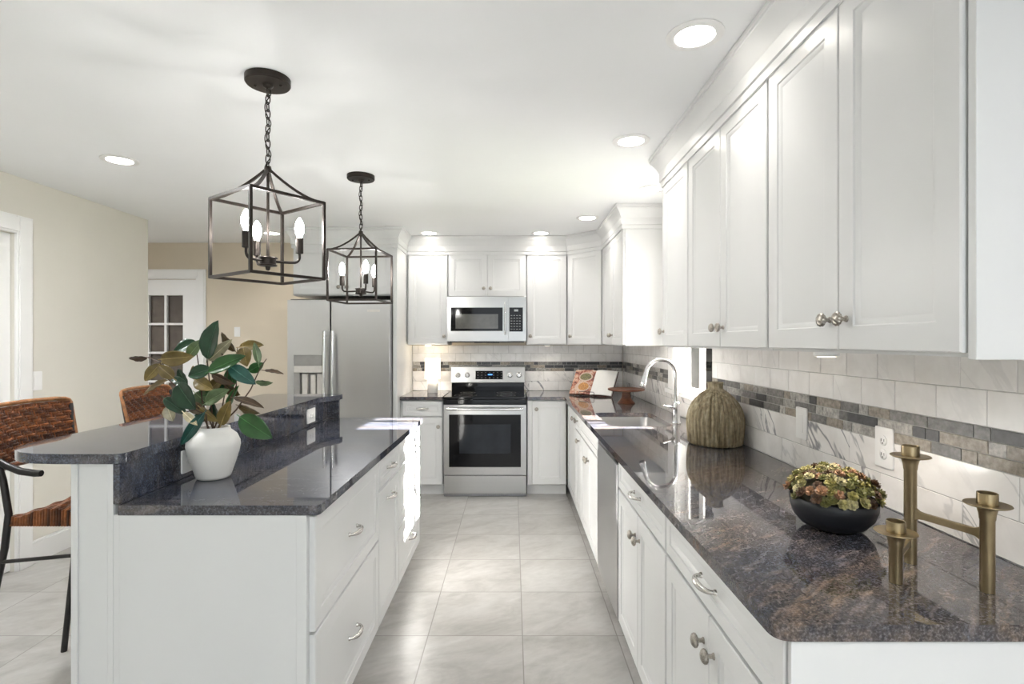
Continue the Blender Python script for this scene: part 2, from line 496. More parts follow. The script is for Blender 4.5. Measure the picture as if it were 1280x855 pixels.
# door in the back wall opening and the wall pieces round it
DX0, DX1, DZ = -4.16, -3.27, 2.065
wallbox('wall_back', [(DX1, XR, YB, YB + 0.12, 0, ZC), (-5.7, DX0, YB, YB + 0.12, 0, ZC), (DX0, DX1, YB, YB + 0.12, DZ, ZC)], M['hall'], 'warm beige wall behind the range and fridge')
LD0, LD1, LDZ = 2.50, 3.322, 2.085
wallbox('wall_left', [(XL - 0.12, XL, YF, LD0, 0, ZC), (XL - 0.12, XL, LD1, 4.54, 0, ZC), (XL - 0.12, XL, LD0, LD1, LDZ, ZC)], M['beige'], 'beige wall with a white door and light switch')
wallbox('wall_hall', [(-5.7, -5.6, YF, YB, 0, ZC)], M['hall'], 'beige wall of the hall beyond')
# rear wall behind the camera: its opening is added, sized and placed to let daylight in
wallbox('wall_rear', [(-5.7, -1.0, YF - 0.12, YF, 0, ZC), (-1.0, XR + 0.2, YF - 0.12, YF, 2.36, ZC)], M['beige'], 'wall behind the viewer with a wide opening added for daylight')

# left door with casing
mb = MB()
mb.box(XL - 0.06, XL - 0.02, LD0 + 0.003, LD1 - 0.003, 0.01, LDZ - 0.003)
d1 = struct(mb.obj('door_1', M['trim'], bevel=0.002), 'plain white door in the beige wall')
mb = MB()
for zz in ((0.25, 0.95), (1.12, 1.9)):
    for yy in ((LD0 + 0.12, LD0 + 0.38), (LD1 - 0.38, LD1 - 0.12)):
        mb.box(XL - 0.021, XL - 0.016, yy[0], yy[1], zz[0], zz[1])
mb.obj('raised_panel', M['trim'], d1, bevel=0.003)
mb = MB()
CW = 0.112
for (a, b) in ((LD0 - CW, LD0), (LD1, LD1 + CW)):
    mb.box(XL + 0.0, XL + 0.018, a, b, 0, LDZ + CW)
    mb.box(XL + 0.0185, XL + 0.026, a + 0.012, b - 0.012, 0, LDZ + CW - 0.012)
mb.box(XL, XL + 0.0175, LD0 + 0.0005, LD1 - 0.0005, LDZ + 0.0005, LDZ + CW)
mb.box(XL + 0.0185, XL + 0.0255, LD0 - 0.011, LD1 + 0.011, LDZ + 0.013, LDZ + CW - 0.013)
struct(mb.obj('trim_1', M['trim'], bevel=0.003), 'white casing round the plain white door')
# back door with glass panes
mb = MB()
X0, X1 = DX0 + 0.004, DX1 - 0.004
GX0, GX1, GZ0, GZ1 = X1 - 0.145 - 0.55, X1 - 0.145, 0.41, 1.899
mb.plate(rect(X0, X1, 0.01, DZ - 0.004), [rect(GX0, GX1, GZ0, GZ1)], YB + 0.01, YB + 0.05, 'y')
d2 = struct(mb.obj('door_2', M['trim'], smooth=False), 'white door with a grid of dark glass panes')
mb = MB(); mb.box(GX0, GX1, YB + 0.027, YB + 0.033, GZ0, GZ1)
mb.obj('pane', M['glass'], d2, smooth=False)
mb = MB(); mb.box(GX0 - 0.02, GX1 + 0.02, YB + 0.055, YB + 0.06, GZ0 - 0.02, GZ1 + 0.02)
mb.obj('blind', M['blind'], d2, smooth=False)
mb = MB()
NCX, NRZ = 3, 5
for k in range(1, NCX):
    x = GX0 + (GX1 - GX0) * k / NCX; mb.box(x - 0.011, x + 0.011, YB + 0.012, YB + 0.048, GZ0, GZ1)
for k in range(1, NRZ):
    z = GZ0 + (GZ1 - GZ0) * k / NRZ; mb.box(GX0, GX1, YB + 0.013, YB + 0.047, z - 0.011, z + 0.011)
mb.obj('muntin', M['trim'], d2, smooth=False)
mb = MB()
mb.box(DX1, DX1 + 0.10, YB - 0.018, YB, 0, DZ + 0.10); mb.box(DX0 - 0.10, DX0, YB - 0.018, YB, 0, DZ + 0.10); mb.box(DX0, DX1, YB - 0.018, YB, DZ, DZ + 0.10)
mb.box(DX1 + 0.02, DX1 + 0.088, YB - 0.026, YB - 0.018, 0, DZ + 0.088); mb.box(DX0, DX1 + 0.02, YB - 0.026, YB - 0.018, DZ + 0.02, DZ + 0.088)
struct(mb.obj('trim_2', M['trim'], bevel=0.003), 'white casing round the door with glass panes')
# baseboards
mb = MB(); mb.box(XL, XL + 0.015, LD1 + CW + 0.001, 4.54, 0, 0.13); mb.box(XL, XL + 0.01, LD1 + CW + 0.001, 4.54, 0.13, 0.145)
struct(mb.obj('baseboard_left', M['trim'], bevel=0.002), 'white baseboard along the beige wall')
mb = MB(); mb.box(DX1 + 0.101, -2.0, YB - 0.015, YB, 0, 0.13)
struct(mb.obj('baseboard_back', M['trim'], bevel=0.002), 'white baseboard beside the fridge')

# sink window
mb = MB()
GX = 1.20
mb.plate(rect(y0, y1, z0, z1), [rect(y0 + 0.06, y1 - 0.055, z0 + 0.03, z1 - 0.035)], GX, XR + 0.098, 'x')
wf = struct(mb.obj('window_1', M['trim'], smooth=False), 'white framed window above the sink')
mb = MB(); mb.box(GX + 0.0005, GX + 0.012, 3.42, 3.49, z0 + 0.025, z1 - 0.03)
mb.obj('mullion', M['trim'], wf, bevel=0.003)
mb = MB(); mb.box(GX + 0.006, GX + 0.009, y0 + 0.055, 3.42, z0 + 0.026, z1 - 0.03)
mb.obj('pane', M['glass'], wf, smooth=False)
mb = MB(); mb.box(GX + 0.006, GX + 0.009, 3.49, y1 - 0.05, z0 + 0.026, z1 - 0.03)
mb.obj('pane', M['glass'], wf, smooth=False)
mb = MB(); mb.plate([(XR - 0.035, y0 + 0.001), (GX + 0.0003, y0 + 0.001), (GX + 0.0003, y1 - 0.001), (XR - 0.0005, y1 - 0.001), (XR - 0.0005, y1 + 0.19), (XR - 0.035, y1 + 0.19)], [], z0 - 0.022, z0 + 0.008)
mb.obj('window_sill', M['trim'], wf, bevel=0.004)
mb = MB(); mb.box(XR - 0.02, XR, y1 + 0.005, y1 + 0.155, z0 + 0.009, z1 + 0.10); mb.box(XR - 0.026, XR - 0.02, y1 + 0.02, y1 + 0.13, z0 + 0.009, z1 + 0.09)
mb.box(XR - 0.02, XR, y0, y1 + 0.005, z1, z1 + 0.10)
struct(mb.obj('trim_3', M['trim'], bevel=0.003), 'white casing beside the sink window')

# outside the window
mb = MB(); mb.box(1.72, 2.09, 6.0, 6.4, -0.1, 3.0)
tag(mb.obj('brick_pillar', M['brick'], smooth=False), 'brick pillar outside the sink window', 'pillar')
mb = MB(); mb.box(XR + 0.2, 30, -10, 40, -0.2, -0.1)
struct(mb.obj('ground', M['ground'], smooth=False), 'lawn outside the window')
mb = MB()
for k in range(160):
    cx, cy, cz, r = RND.uniform(4.2, 8.0), RND.uniform(13.5, 15.0), RND.uniform(0, 1.7), RND.uniform(0.25, 0.5)
    rings = []
    for i in range(5):
        a = -pi / 2 + pi * (i + 0.5) / 5
        rings.append([(cx + r * cos(a) * cos(t * pi / 4) * RND.uniform(.8, 1.2), cy + r * cos(a) * sin(t * pi / 4) * RND.uniform(.8, 1.2), cz + r * sin(a)) for t in range(8)])
    mb.loft(rings)
hd = tag(mb.obj('hedge', M['hedge'], smooth=False), 'dark green hedge seen through the sink window', 'hedge')

# ------------------------------------------------------------------ cabinets
def ring_rect(w, h, ins, y, x0=0.0, z0=0.0):
    return [(x0 + ins, y, z0 + ins), (x0 + w - ins, y, z0 + ins), (x0 + w - ins, y, z0 + h - ins), (x0 + ins, y, z0 + h - ins)]

def front_mb(x0, x1, z0, z1, rail=0.058, th=0.019):
    mb = MB(); w, h = x1 - x0, z1 - z0
    rail = min(rail, h * 0.27, w * 0.27)
    R = lambda i, y: ring_rect(w, h, i, y, x0, z0)
    mb.loft([R(0, th), R(0, 0.003), R(0.003, 0.0), R(rail, 0.0), R(rail + 0.003, 0.0035), R(rail + 0.010, 0.0035), R(rail + 0.017, 0.0085), R(rail + 0.019, 0.0085)], True, True)
    return mb

def knob(parent, x, z, y=0.0):
    mb = MB()
    mb.lathe([(0.0085, y), (0.008, y - 0.003), (0.0055, y - 0.005), (0.0055, y - 0.016)], 14, (x, 0, z), 'y')
    # ball head with diagonal ridges
    prof = [(0.006, y - 0.0155), (0.0125, y - 0.017), (0.0165, y - 0.0205), (0.0172, y - 0.0245), (0.0150, y - 0.029), (0.0100, y - 0.0325), (0.004, y - 0.0342)]
    rings = []; seg = 36
    for k, (r, h) in enumerate(prof):
        rings.append([(x + r * (1 + 0.09 * sin(12 * (2 * pi * i / seg + k * 0.16))) * cos(2 * pi * i / seg), h, z - r * (1 + 0.09 * sin(12 * (2 * pi * i / seg + k * 0.16))) * sin(2 * pi * i / seg)) for i in range(seg)])
    mb.loft(rings)
    return mb.obj('knob', M['pewter'], parent, label='round ridged pewter knob')

def pull(parent, x, z, y=0.0, L=0.10):
    mb = MB(); n = 14; pts = []; rad = []
    for k in range(n + 1):
        t = k / n; a = pi * t
        pts.append((x - L / 2 * cos(a) * (0.96 if 0.1 < t < 0.9 else 1.0), y - 0.030 * sin(a) ** 0.55, z)); rad.append(0.0042 + 0.0035 * sin(a) ** 2)
    mb.tube(pts, rad, 12, flat=1.35, up=(0, 0, 1))
    for sx in (-1, 1):
        mb.lathe([(0.008, y), (0.0075, y - 0.004), (0.005, y - 0.008)], 12, (x + sx * L / 2, 0, z), 'y')
    return mb.obj('pull', M['nickel'], parent, label='arched nickel pull')

def door(cab, x0, x1, z0, z1, knobs=(), pulls=()):
    d = front_mb(x0 + 0.0015, x1 - 0.0015, z0, z1).obj('door', M['cab'], cab)
    for (kx, kz) in knobs: knob(d, kx, kz)
    for (kx, kz) in pulls: pull(d, kx, kz)
    return d

def drawer(cab, x0, x1, z0, z1, knobs=(), pulls=True, false_front=False):
    d = front_mb(x0 + 0.0015, x1 - 0.0015, z0, z1, 0.05).obj('drawer', M['cab'], cab)
    if pulls: pull(d, (x0 + x1) / 2, (z0 + z1) / 2)
    for (kx, kz) in knobs: knob(d, kx, kz)
    return d

BZ0, BZ1 = 0.10, 0.8825
def base_cab(label, loc, rz, w, depth=0.60, name='base_cabinet', toe=True, well=None):
    c = thing(name, label, 'cabinet', loc, rz)
    mb = MB()
    if well:   # open top box for the sink bowl
        mb.box(0, 0.018, 0.0195, depth, BZ0, BZ1); mb.box(w - 0.018, w, 0.0195, depth, BZ0, BZ1)
        mb.box(0.018, w - 0.018, 0.0195, depth, BZ0, BZ0 + 0.018); mb.box(0.018, w - 0.018, 0.0195, 0.038, BZ0 + 0.018, BZ1)
    else:
        mb.box(0, w, 0.0195, depth, BZ0, BZ1)
    mb.obj('body', M['cab'], c, smooth=False)
    if toe:
        mb = MB(); mb.box(0, w, 0.075, depth, 0.0005, BZ0 - 0.0003)
        mb.obj('toe_kick', M['cab'], c, smooth=False)
    return c
DT, DM, DB = 0.873, 0.722, 0.105   # drawer top, split, door bottom

# right run, local x runs towards the viewer; face at x = 0.495
FX = 0.495
R90 = radians(-90)
def rr(yfar): return (FX, yfar, 0)
RD = XR - 0.012 - FX
c = base_cab('white base cabinet at the open end of the long counter, under the candle holder', rr(1.752), R90, 0.77, RD)
drawer(c, 0.004, 0.766, DM + 0.012, DT)
door(c, 0.004, 0.385, DB, DM, [(0.385 - 0.036, 0.64)]); door(c, 0.385, 0.766, DB, DM, [(0.385 + 0.036, 0.64)])
mb = MB(); mb.box(0.7705, 0.7825, 0.004, RD, 0.0005, BZ1)
mb.obj('end_panel', M['cab'], c, bevel=0.0015)
c = base_cab('white base cabinet with two doors and a drawer, next to the dishwasher', rr(2.545), R90, 0.79, RD)
drawer(c, 0.004, 0.786, DM + 0.012, DT)
door(c, 0.004, 0.395, DB, DM, [(0.395 - 0.036, 0.635)]); door(c, 0.395, 0.786, DB, DM, [(0.395 + 0.036, 0.635)])
c = base_cab('white sink base cabinet with wide false front beyond the dishwasher', rr(3.99), R90, 0.832, RD, well=True)
drawer(c, 0.004, 0.828, DM + 0.012, DT, pulls=False)
door(c, 0.004, 0.416, DB, DM, [(0.416 - 0.036, 0.635)]); door(c, 0.416, 0.828, DB, DM, [(0.416 + 0.036, 0.635)])
c = base_cab('narrow white base cabinet with one drawer and door between sink and corner', rr(4.30), R90, 0.306, RD)
drawer(c, 0.004, 0.302, DM + 0.012, DT, pulls=False, knobs=[(0.17, 0.81)])
door(c, 0.004, 0.302, DB, DM, [(0.262, 0.675)])
# corner unit with a folded door: one leg on each run
c = base_cab('white corner base cabinet with a tall narrow door beside the sink run', rr(4.948), R90, 0.644, RD)
door(c, 0.05, 0.64, DB, DT, [(0.60, 0.80)])

# dishwasher
dw = thing('dishwasher', 'stainless dishwasher built in under the dark counter', 'dishwasher', rr(3.152), R90)
DWW = 0.600
mb = MB(); mb.box(0.004, DWW - 0.004, 0.03, 0.58, 0.10, 0.872); mb.obj('tub', M['grey_plastic'], dw, smooth=False)
mb = MB(); mb.box(0.003, DWW - 0.003, -0.004, 0.029, 0.105, 0.832); mb.obj('door', M['steel'], dw, bevel=0.004)
mb = MB(); mb.box(0.003, DWW - 0.003, 0.0, 0.029, 0.834, 0.872); mb.obj('control_strip', M['black_gloss'], dw, bevel=0.003, label='black control strip on the upper edge')
mb = MB(); mb.box(0.004, DWW - 0.004, 0.07, 0.55, 0.0005, 0.098); mb.obj('toe_panel', M['black_plastic'], dw, smooth=False)

# back run
FY = 4.955
c = base_cab('white base cabinet with one full-height door between range and corner', (0.128, FY, 0), 0, 0.362, YB - 0.012 - FY)
mb = MB(); mb.box(0.004, 0.041, 0.0, 0.0190, DB, DT); mb.obj('filler_strip', M['cab'], c, bevel=0.001)
door(c, 0.044, 0.358, DB, DT, [(0.085, 0.80)])
c = base_cab('white base cabinet with one drawer and door between fridge panel and range', (-1.036, FY, 0), 0, 0.39, YB - 0.012 - FY)
drawer(c, 0.02, 0.386, DM + 0.012, DT)
door(c, 0.02, 0.386, DB, DM, [(0.35, 0.64)])

# island units: local x runs away from the viewer, face at x = -0.615
L90 = radians(90)
IX = -0.615
def ii(y): return (IX, y, 0)
ID = 0.595
c = base_cab('wide white island cabinet with two deep drawers nearest the viewer', ii(1.672), L90, 0.80, ID)
drawer(c, 0.004, 0.796, 0.514, DT); drawer(c, 0.004, 0.796, DB, 0.504)
mb = MB(); mb.box(-0.0125, -0.0005, 0.0195, ID, 0.0005, BZ1); mb.box(-0.0165, -0.0126, 0.0195, 0.05, 0.0005, BZ1)
mb.obj('end_panel', M['cab'], c, bevel=0.001)
c = base_cab('narrow white island cabinet with a drawer over a tall pull-out door', ii(2.4725), L90, 0.425, ID)
drawer(c, 0.004, 0.421, DM + 0.012, DT); door(c, 0.004, 0.421, DB, DM, (), [(0.2125, 0.655)])
c = base_cab('sunlit white island cabinet with three drawers at the far end', ii(2.898), L90, 0.66, ID)
drawer(c, 0.004, 0.656, DM + 0.012, DT); drawer(c, 0.004, 0.656, 0.415, DM); drawer(c, 0.004, 0.656, DB, 0.405)

# island half wall carrying the bar
mb = MB(); mb.box(-1.365, -1.235, 1.69, 3.55, 0.0005, 1.0395)
hw = tag(mb.obj('island_half_wall', M['cab'], smooth=False), 'white half wall under the raised bar of the island', 'half wall')
mb = MB(); mb.box(-1.366, -1.2335, 1.672, 1.689, 0.0005, 1.0395); mb.box(-1.2335, -1.2135, 1.666, 1.689, 0.0005, 0.8825); mb.box(-1.3655, -1.345, 1.666, 1.6718, 0.0005, 1.0395); mb.box(-1.2535, -1.2337, 1.666, 1.6718, 0.0005, 1.0395)
mb.obj('end_board', M['cab'], hw, bevel=0.002)

# wall cabinets
def wall_cab(label, loc, rz, w, h, depth, doors, body_x=None):
    c = thing('wall_cabinet', label, 'cabinet', loc, rz)
    mb = MB(); mb.box(0.0005, w - 0.0005, 0.0195, depth, 0, h); mb.obj('body', M['cab'], c, smooth=False)
    for (x0, x1, kx) in doors:
        door(c, x0, x1, 0.008, h - 0.006, [(kx, 0.085)] if kx is not None else ())
    return c
UZ, UH = 1.387, 0.893
UX = 0.82
UD = XR - 0.001 - UX
def uu(y): return (UX, y, UZ)
c = wall_cab('white two-door wall cabinet at the open end of the run, largest in view', uu(1.742), R90, 0.758, UH, UD, [(0.004, 0.379, 0.379 - 0.034), (0.379, 0.754, 0.379 + 0.034)])
mb = MB(); mb.box(0.7585, 0.7765, 0.008, UD, -0.004, UH); mb.obj('end_panel', M['cab'], c, bevel=0.0015)
wall_cab('white two-door wall cabinet between the end pair and the single-door one', uu(2.535), R90, 0.79, UH, UD, [(0.004, 0.395, 0.395 - 0.034), (0.395, 0.786, 0.395 + 0.034)])
wall_cab('white single-door wall cabinet beside the sink window, above the ribbed vase', uu(2.975), R90, 0.438, UH, UD, [(0.004, 0.434, 0.038)])
wall_cab('white wall cabinet beyond the sink window with its plain side showing', uu(4.953), R90, 0.913, UH, UD, [(0.006, 0.457, 0.457 - 0.034), (0.457, 0.909, 0.457 + 0.034)])
UY = 5.25
UDB = YB - 0.001 - UY
def bb(x, z=UZ): return (x, UY, z)
wall_cab('white single-door wall cabinet above the small lit lamp', bb(-1.032), 0, 0.397, UH, UDB, [(0.012, 0.393, 0.36)])
wall_cab('short white two-door wall cabinet above the microwave', bb(-0.634, 1.85), 0, 0.763, 0.43, UDB, [(0.004, 0.3815, 0.348), (0.3815, 0.759, 0.415)])
wall_cab('white single-door wall cabinet between the microwave and the diagonal corner cabinet', bb(0.130), 0, 0.392, UH, UDB, [(0.004, 0.388, 0.036)])
# diagonal corner cabinet
c = thing('wall_cabinet', 'white corner wall cabinet with its door set diagonally', 'cabinet', (0.524, UY, UZ), 0)
mb = MB(); mb.plate([(0.0005, 0.026), (0.281, -0.272), (XR - 0.001 - 0.524, -0.272 - 0.022), (XR - 0.001 - 0.524, UDB), (0.0005, UDB)], [], 0, UH); mb.obj('body', M['cab'], c, smooth=False)
L = sqrt(0.296 ** 2 + 0.296 ** 2)
d = front_mb(0.012, L - 0.012, 0.008, UH - 0.006).obj('door', M['cab'], c, loc=(0.0, 0.0, 0), rz=radians(-45)); knob(d, 0.055, 0.085)
d.location = (-0.004, 0.004, 0)
# over-fridge cabinet and tall side panel
c = thing('wall_cabinet', 'white two-door wall cabinet above the refrigerator', 'cabinet', (-1.99, 4.87, 1.835), 0)
mb = MB(); mb.box(0, 0.913, 0.0195, 0.708, 0, 0.445); mb.obj('body', M['cab'], c, smooth=False)
door(c, 0.004, 0.457, 0.008, 0.439, [(0.42, 0.075)]); door(c, 0.457, 0.909, 0.008, 0.439, [(0.495, 0.075)])
mb = MB(); mb.box(-1.0755, -1.0385, 4.83, YB - 0.001, 0.0005, 2.4)
tag(mb.obj('side_panel', M['cab'], bevel=0.002), 'tall white end panel standing beside the refrigerator', 'panel')

# crown mouldings: profile swept along a polyline (x = distance outwards, z)
CROWN = [(0.0, 2.262), (0.008, 2.262), (0.008, 2.292), (0.014, 2.296), (0.014, 2.345), (0.018, 2.352), (0.026, 2.372), (0.046, 2.402), (0.054, 2.409), (0.054, 2.417), (0.060, 2.420), (0.060, 2.4385), (0.0, 2.4385)]
def crown(name, path, label):
    mb = MB(); pts = [Vector(p) for p in path]; rings = []
    for i, p in enumerate(pts):
        ns = []
        for a, b in ((i - 1, i), (i, i + 1)):
            if a >= 0 and b < len(pts):
                t = (pts[b] - pts[a]).normalized(); ns.append(Vector((t.y, -t.x)))
        if len(ns) == 2:
            n = (ns[0] + ns[1]); n = n / (n.length_squared / 2) if n.length_squared > 1e-6 else ns[0]
        else: n = ns[0]
        rings.append([(p.x + n.x * d, p.y + n.y * d, z) for d, z in CROWN])
    mb.loft(rings)
    return struct(mb.obj(name, M['cab'], ang=25), label)
crown('trim_4', [(UX + 0.001, 0.9645), (UX + 0.001, 0.9655), (UX + 0.001, 2.977), (XR - 0.005, 2.977)][::-1], 'white crown moulding over the cabinets above the long counter')
crown('trim_5', [(-1.99, YB - 0.002), (-1.99, 4.869), (-1.0765, 4.869), (-1.0765, 4.829), (-1.0375, 4.829), (-1.0375, UY - 0.001), (0.524, UY - 0.001), (UX - 0.001, 4.953), (UX - 0.001, 4.038), (XR - 0.005, 4.038)], 'white crown moulding over the cabinets of the back wall')

# ------------------------------------------------------------------ countertops
CT0, CT1 = 0.8835, 0.9140
outer = round_poly([(0.465, 0.957), (XR - 0.0115, 0.957), (XR - 0.0115, YB - 0.0115), (0.130, YB - 0.0115), (0.130, 4.93), (0.465, 4.93)], [0.035, 0, 0, 0, 0.004, 0.01])
SINK = (0.575, 0.965, 3.20, 3.83)
hole = round_poly(rect(SINK[0], SINK[1], SINK[2], SINK[3]), 0.07)
mb = MB(); mb.plate(outer, [hole], CT0, CT1)
tag(mb.obj('countertop', M['granite'], bevel=0.007, seg=3), 'long L-shaped dark granite countertop with the sink cut into it', 'countertop')
mb = MB(); mb.plate(round_poly([(-1.036, 4.93), (-0.645, 4.93), (-0.645, YB - 0.0115), (-1.036, YB - 0.0115)], 0.003), [], CT0, CT1)
tag(mb.obj('countertop', M['granite'], bevel=0.007, seg=3), 'short dark granite countertop between fridge panel and range, under the small lamp', 'countertop')
mb = MB(); mb.plate(round_poly([(-1.213, 1.655), (-0.595, 1.655), (-0.595, 3.57), (-1.213, 3.57)], [0.003, 0.02, 0.02, 0.003]), [], CT0, CT1)
tag(mb.obj('countertop', M['granite_i'], bevel=0.007, seg=3), 'lower dark granite countertop of the island, under the white vase', 'countertop')
mb = MB(); mb.plate([(-1.2325, 1.662), (-1.212, 1.662), (-1.212, 3.535), (-1.14, 3.535), (-1.14, 3.555), (-1.2325, 3.555)], [], 0.9145, 1.0395)
tag(mb.obj('granite_upstand', M['granite_i'], bevel=0.002), 'dark blue-grey granite upstand between the island levels', 'upstand')
mb = MB(); mb.plate(round_poly([(-1.65, 1.657), (-1.204, 1.657), (-1.198, 3.33), (-1.125, 3.50), (-1.125, 3.575), (-1.65, 3.575)], [0.25, 0.035, 0.1, 0.05, 0.02, 0.05]), [], 1.040, 1.071)
tag(mb.obj('bar_counter', M['granite_i'], bevel=0.007, seg=3), 'raised dark granite bar top along the island', 'bar top')

# sink
sk = thing('sink', 'undermount stainless sink set in the long counter', 'sink', ((SINK[0] + SINK[1]) / 2, (SINK[2] + SINK[3]) / 2, CT0 - 0.21))
hw_, hd_ = (SINK[1] - SINK[0]) / 2, (SINK[3] - SINK[2]) / 2
def rr_ring(dx, dy, r, z): return [(p[0], p[1], z) for p in round_poly(rect(-dx, dx, -dy, dy), r, 5)]
mb = MB()
t = 0.2088
mb.loft([rr_ring(hw_ + 0.02, hd_ + 0.02, 0.085, t), rr_ring(hw_ - 0.002, hd_ - 0.002, 0.07, t), rr_ring(hw_ - 0.006, hd_ - 0.006, 0.068, t - 0.02), rr_ring(hw_ - 0.012, hd_ - 0.012, 0.066, 0.03), rr_ring(hw_ - 0.035, hd_ - 0.035, 0.06, 0.012), rr_ring(0.045, 0.045, 0.04, 0.006)], False, True)
bowl = mb.obj('bowl', M['steelx'], sk); bowl.modifiers.new('t', 'SOLIDIFY').thickness = 0.0015
mb = MB(); mb.lathe([(0.042, 0.0075), (0.040, 0.010), (0.030, 0.010), (0.026, 0.0085)], 24); mb.obj('drain', M['chrome'], sk)

# faucet
fa = thing('faucet', 'tall chrome gooseneck faucet arching over the sink', 'faucet', (1.005, 3.33, CT1 + 0.0006))
mb = MB(); mb.lathe([(0.029, 0), (0.029, 0.004), (0.0255, 0.010), (0.0225, 0.018), (0.0215, 0.075), (0.0225, 0.085), (0.0225, 0.118), (0.0205, 0.126), (0.0135, 0.135)], 28); mb.obj('base', M['chrome'], fa)
mb = MB()
pts = [(0, 0, 0.128), (0, 0, 0.20), (0, 0, 0.27)]
Rg = 0.098
for k in range(1, 17):
    a = pi * 0.94 * k / 16
    pts.append((-Rg + Rg * cos(a), -0.03 * k / 16, 0.295 + Rg * sin(a)))
mb.tube(pts, [0.0125] * len(pts), 16); mb.obj('spout', M['chrome'], fa)
pe = Vector(pts[-1]); dr = (pe - Vector(pts[-2])).normalized()
mb = MB(); q = [pe + dr * s for s in (-0.001, 0.004, 0.02, 0.05, 0.085, 0.092)]
mb.tube(q, [0.0135, 0.0145, 0.0145, 0.017, 0.0205, 0.018], 18); mb.obj('spray_head', M['chrome'], fa)
mb = MB(); mb.tube([(0, 0, 0.10), (-0.028, -0.012, 0.10)], [0.0165, 0.0155], 16); mb.tube([(-0.026, -0.011, 0.101), (-0.05, -0.021, 0.104), (-0.09, -0.04, 0.112)], [0.008, 0.0065, 0.0055], 12); mb.obj('handle', M['chrome'], fa)

# ------------------------------------------------------------------ backsplash
def clip(u0, u1, v0, v1, cuts):
    rs = [(u0, u1, v0, v1)]
    for (a0, a1, b0, b1) in cuts:
        nr = []
        for (p0, p1, q0, q1) in rs:
            if p1 <= a0 or p0 >= a1 or q1 <= b0 or q0 >= b1: nr.append((p0, p1, q0, q1)); continue
            if p0 < a0: nr.append((p0, a0, q0, q1))
            if p1 > a1: nr.append((a1, p1, q0, q1))
            m0, m1 = max(p0, a0), min(p1, a1)
            if q0 < b0: nr.append((m0, m1, q0, b0))
            if q1 > b1: nr.append((m0, m1, b1, q1))
        rs = nr
    return [r for r in rs if r[1] - r[0] > 0.006 and r[3] - r[2] > 0.006]

def tile_face(mb, u0, u1, v0, v1, y, g=0.0016, ch=0.0012):
    u0 += g / 2; u1 -= g / 2; v0 += g / 2; v1 -= g / 2
    mb.add([(u0, y + 0.002, v0), (u1, y + 0.002, v0), (u1, y + 0.002, v1), (u0, y + 0.002, v1), (u0 + ch, y, v0 + ch), (u1 - ch, y, v0 + ch), (u1 - ch, y, v1 - ch), (u0 + ch, y, v1 - ch)],
           [(4, 5, 6, 7), (0, 1, 5, 4), (1, 2, 6, 5), (2, 3, 7, 6), (3, 0, 4, 7)])

def backsplash(label, loc, rz, Lw, cuts, seed, off):
    rnd = random.Random(seed)
    b = thing('tile_backsplash', label, 'backsplash', loc, rz)
    z0_, z1_ = CT1 + 0.001, UZ - 0.0065
    mb = MB()
    for (p0, p1, q0, q1) in clip(0, Lw, z0_, z1_, cuts): mb.box(p0, p1, -0.0075, -0.001, q0, q1)
    mb.obj('grout_bed', M['grout'], b, smooth=False)
    def rows(zs, wid, vein, o0):
        mb = MB()
        for k, (a, c_) in enumerate(zs):
            u = -rnd.random() * 0 - (wid / 2 if k % 2 else 0) - o0
            while u < Lw:
                mb.cur = (rnd.random(), vein * rnd.choice((0.25, 0.6, 0.9)), rnd.random())
                u0_, u1_ = max(u, 0), min(u + wid, Lw)
                if u1_ - u0_ > 0.006:
                    for r in clip(u0_, u1_, a, c_, cuts): tile_face(mb, *r, -0.0095)
                u += wid
        return mb
    rows([(z0_, 1.012), (1.012, 1.114)], 0.305, 1.0, off).obj('lower_marble_tile', M['tile'], b, smooth=False, tint=True, label='white marble tiles with dark veins')
    rows([(1.212, 1.300), (1.300, z1_)], 0.155, 0.13, off).obj('upper_marble_tile', M['tile'], b, smooth=False, tint=True, label='plain white marble tiles')
    mb = MB(); tones = [(0.045, 0.046, 0.048), (0.055, 0.055, 0.058), (0.14, 0.135, 0.13), (0.17, 0.163, 0.155), (0.30, 0.287, 0.265), (0.36, 0.345, 0.32), (0.42, 0.40, 0.375), (0.27, 0.235, 0.19)]
    hh = (1.212 - 1.114) / 3
    for k in range(3):
        u = -rnd.random() * 0.12
        while u < Lw:
            wd = rnd.choice((0.048, 0.048, 0.098, 0.098, 0.148, 0.148)); mb.cur = rnd.choice(tones)
            u0_, u1_ = max(u, 0), min(u + wd, Lw)
            if u1_ - u0_ > 0.006:
                for r in clip(u0_, u1_, 1.114 + k * hh, 1.114 + (k + 1) * hh, cuts): tile_face(mb, *r, -0.0095, 0.0022, 0.0008)
            u += wd
    mb.obj('mosaic_band', M['mosaic'], b, smooth=False, tint=True, label='band of small grey stone mosaic tiles')
    return b
backsplash('white marble tile backsplash with grey mosaic band behind the sink counter', (XR, YB - 0.011, 0), R90, YB - 0.011 - 0.955, [(YB - 0.011 - y1 - 0.195, YB - 0.011 - y0, z0 - 0.0235, 2.0)], 5, 0.06)
backsplash('white marble tile backsplash with grey mosaic band behind the range', (-1.037, YB, 0), 0, XR - 0.012 + 1.037, [(0.40, 1.165, 0.8, 0.92)], 9, 0.02)

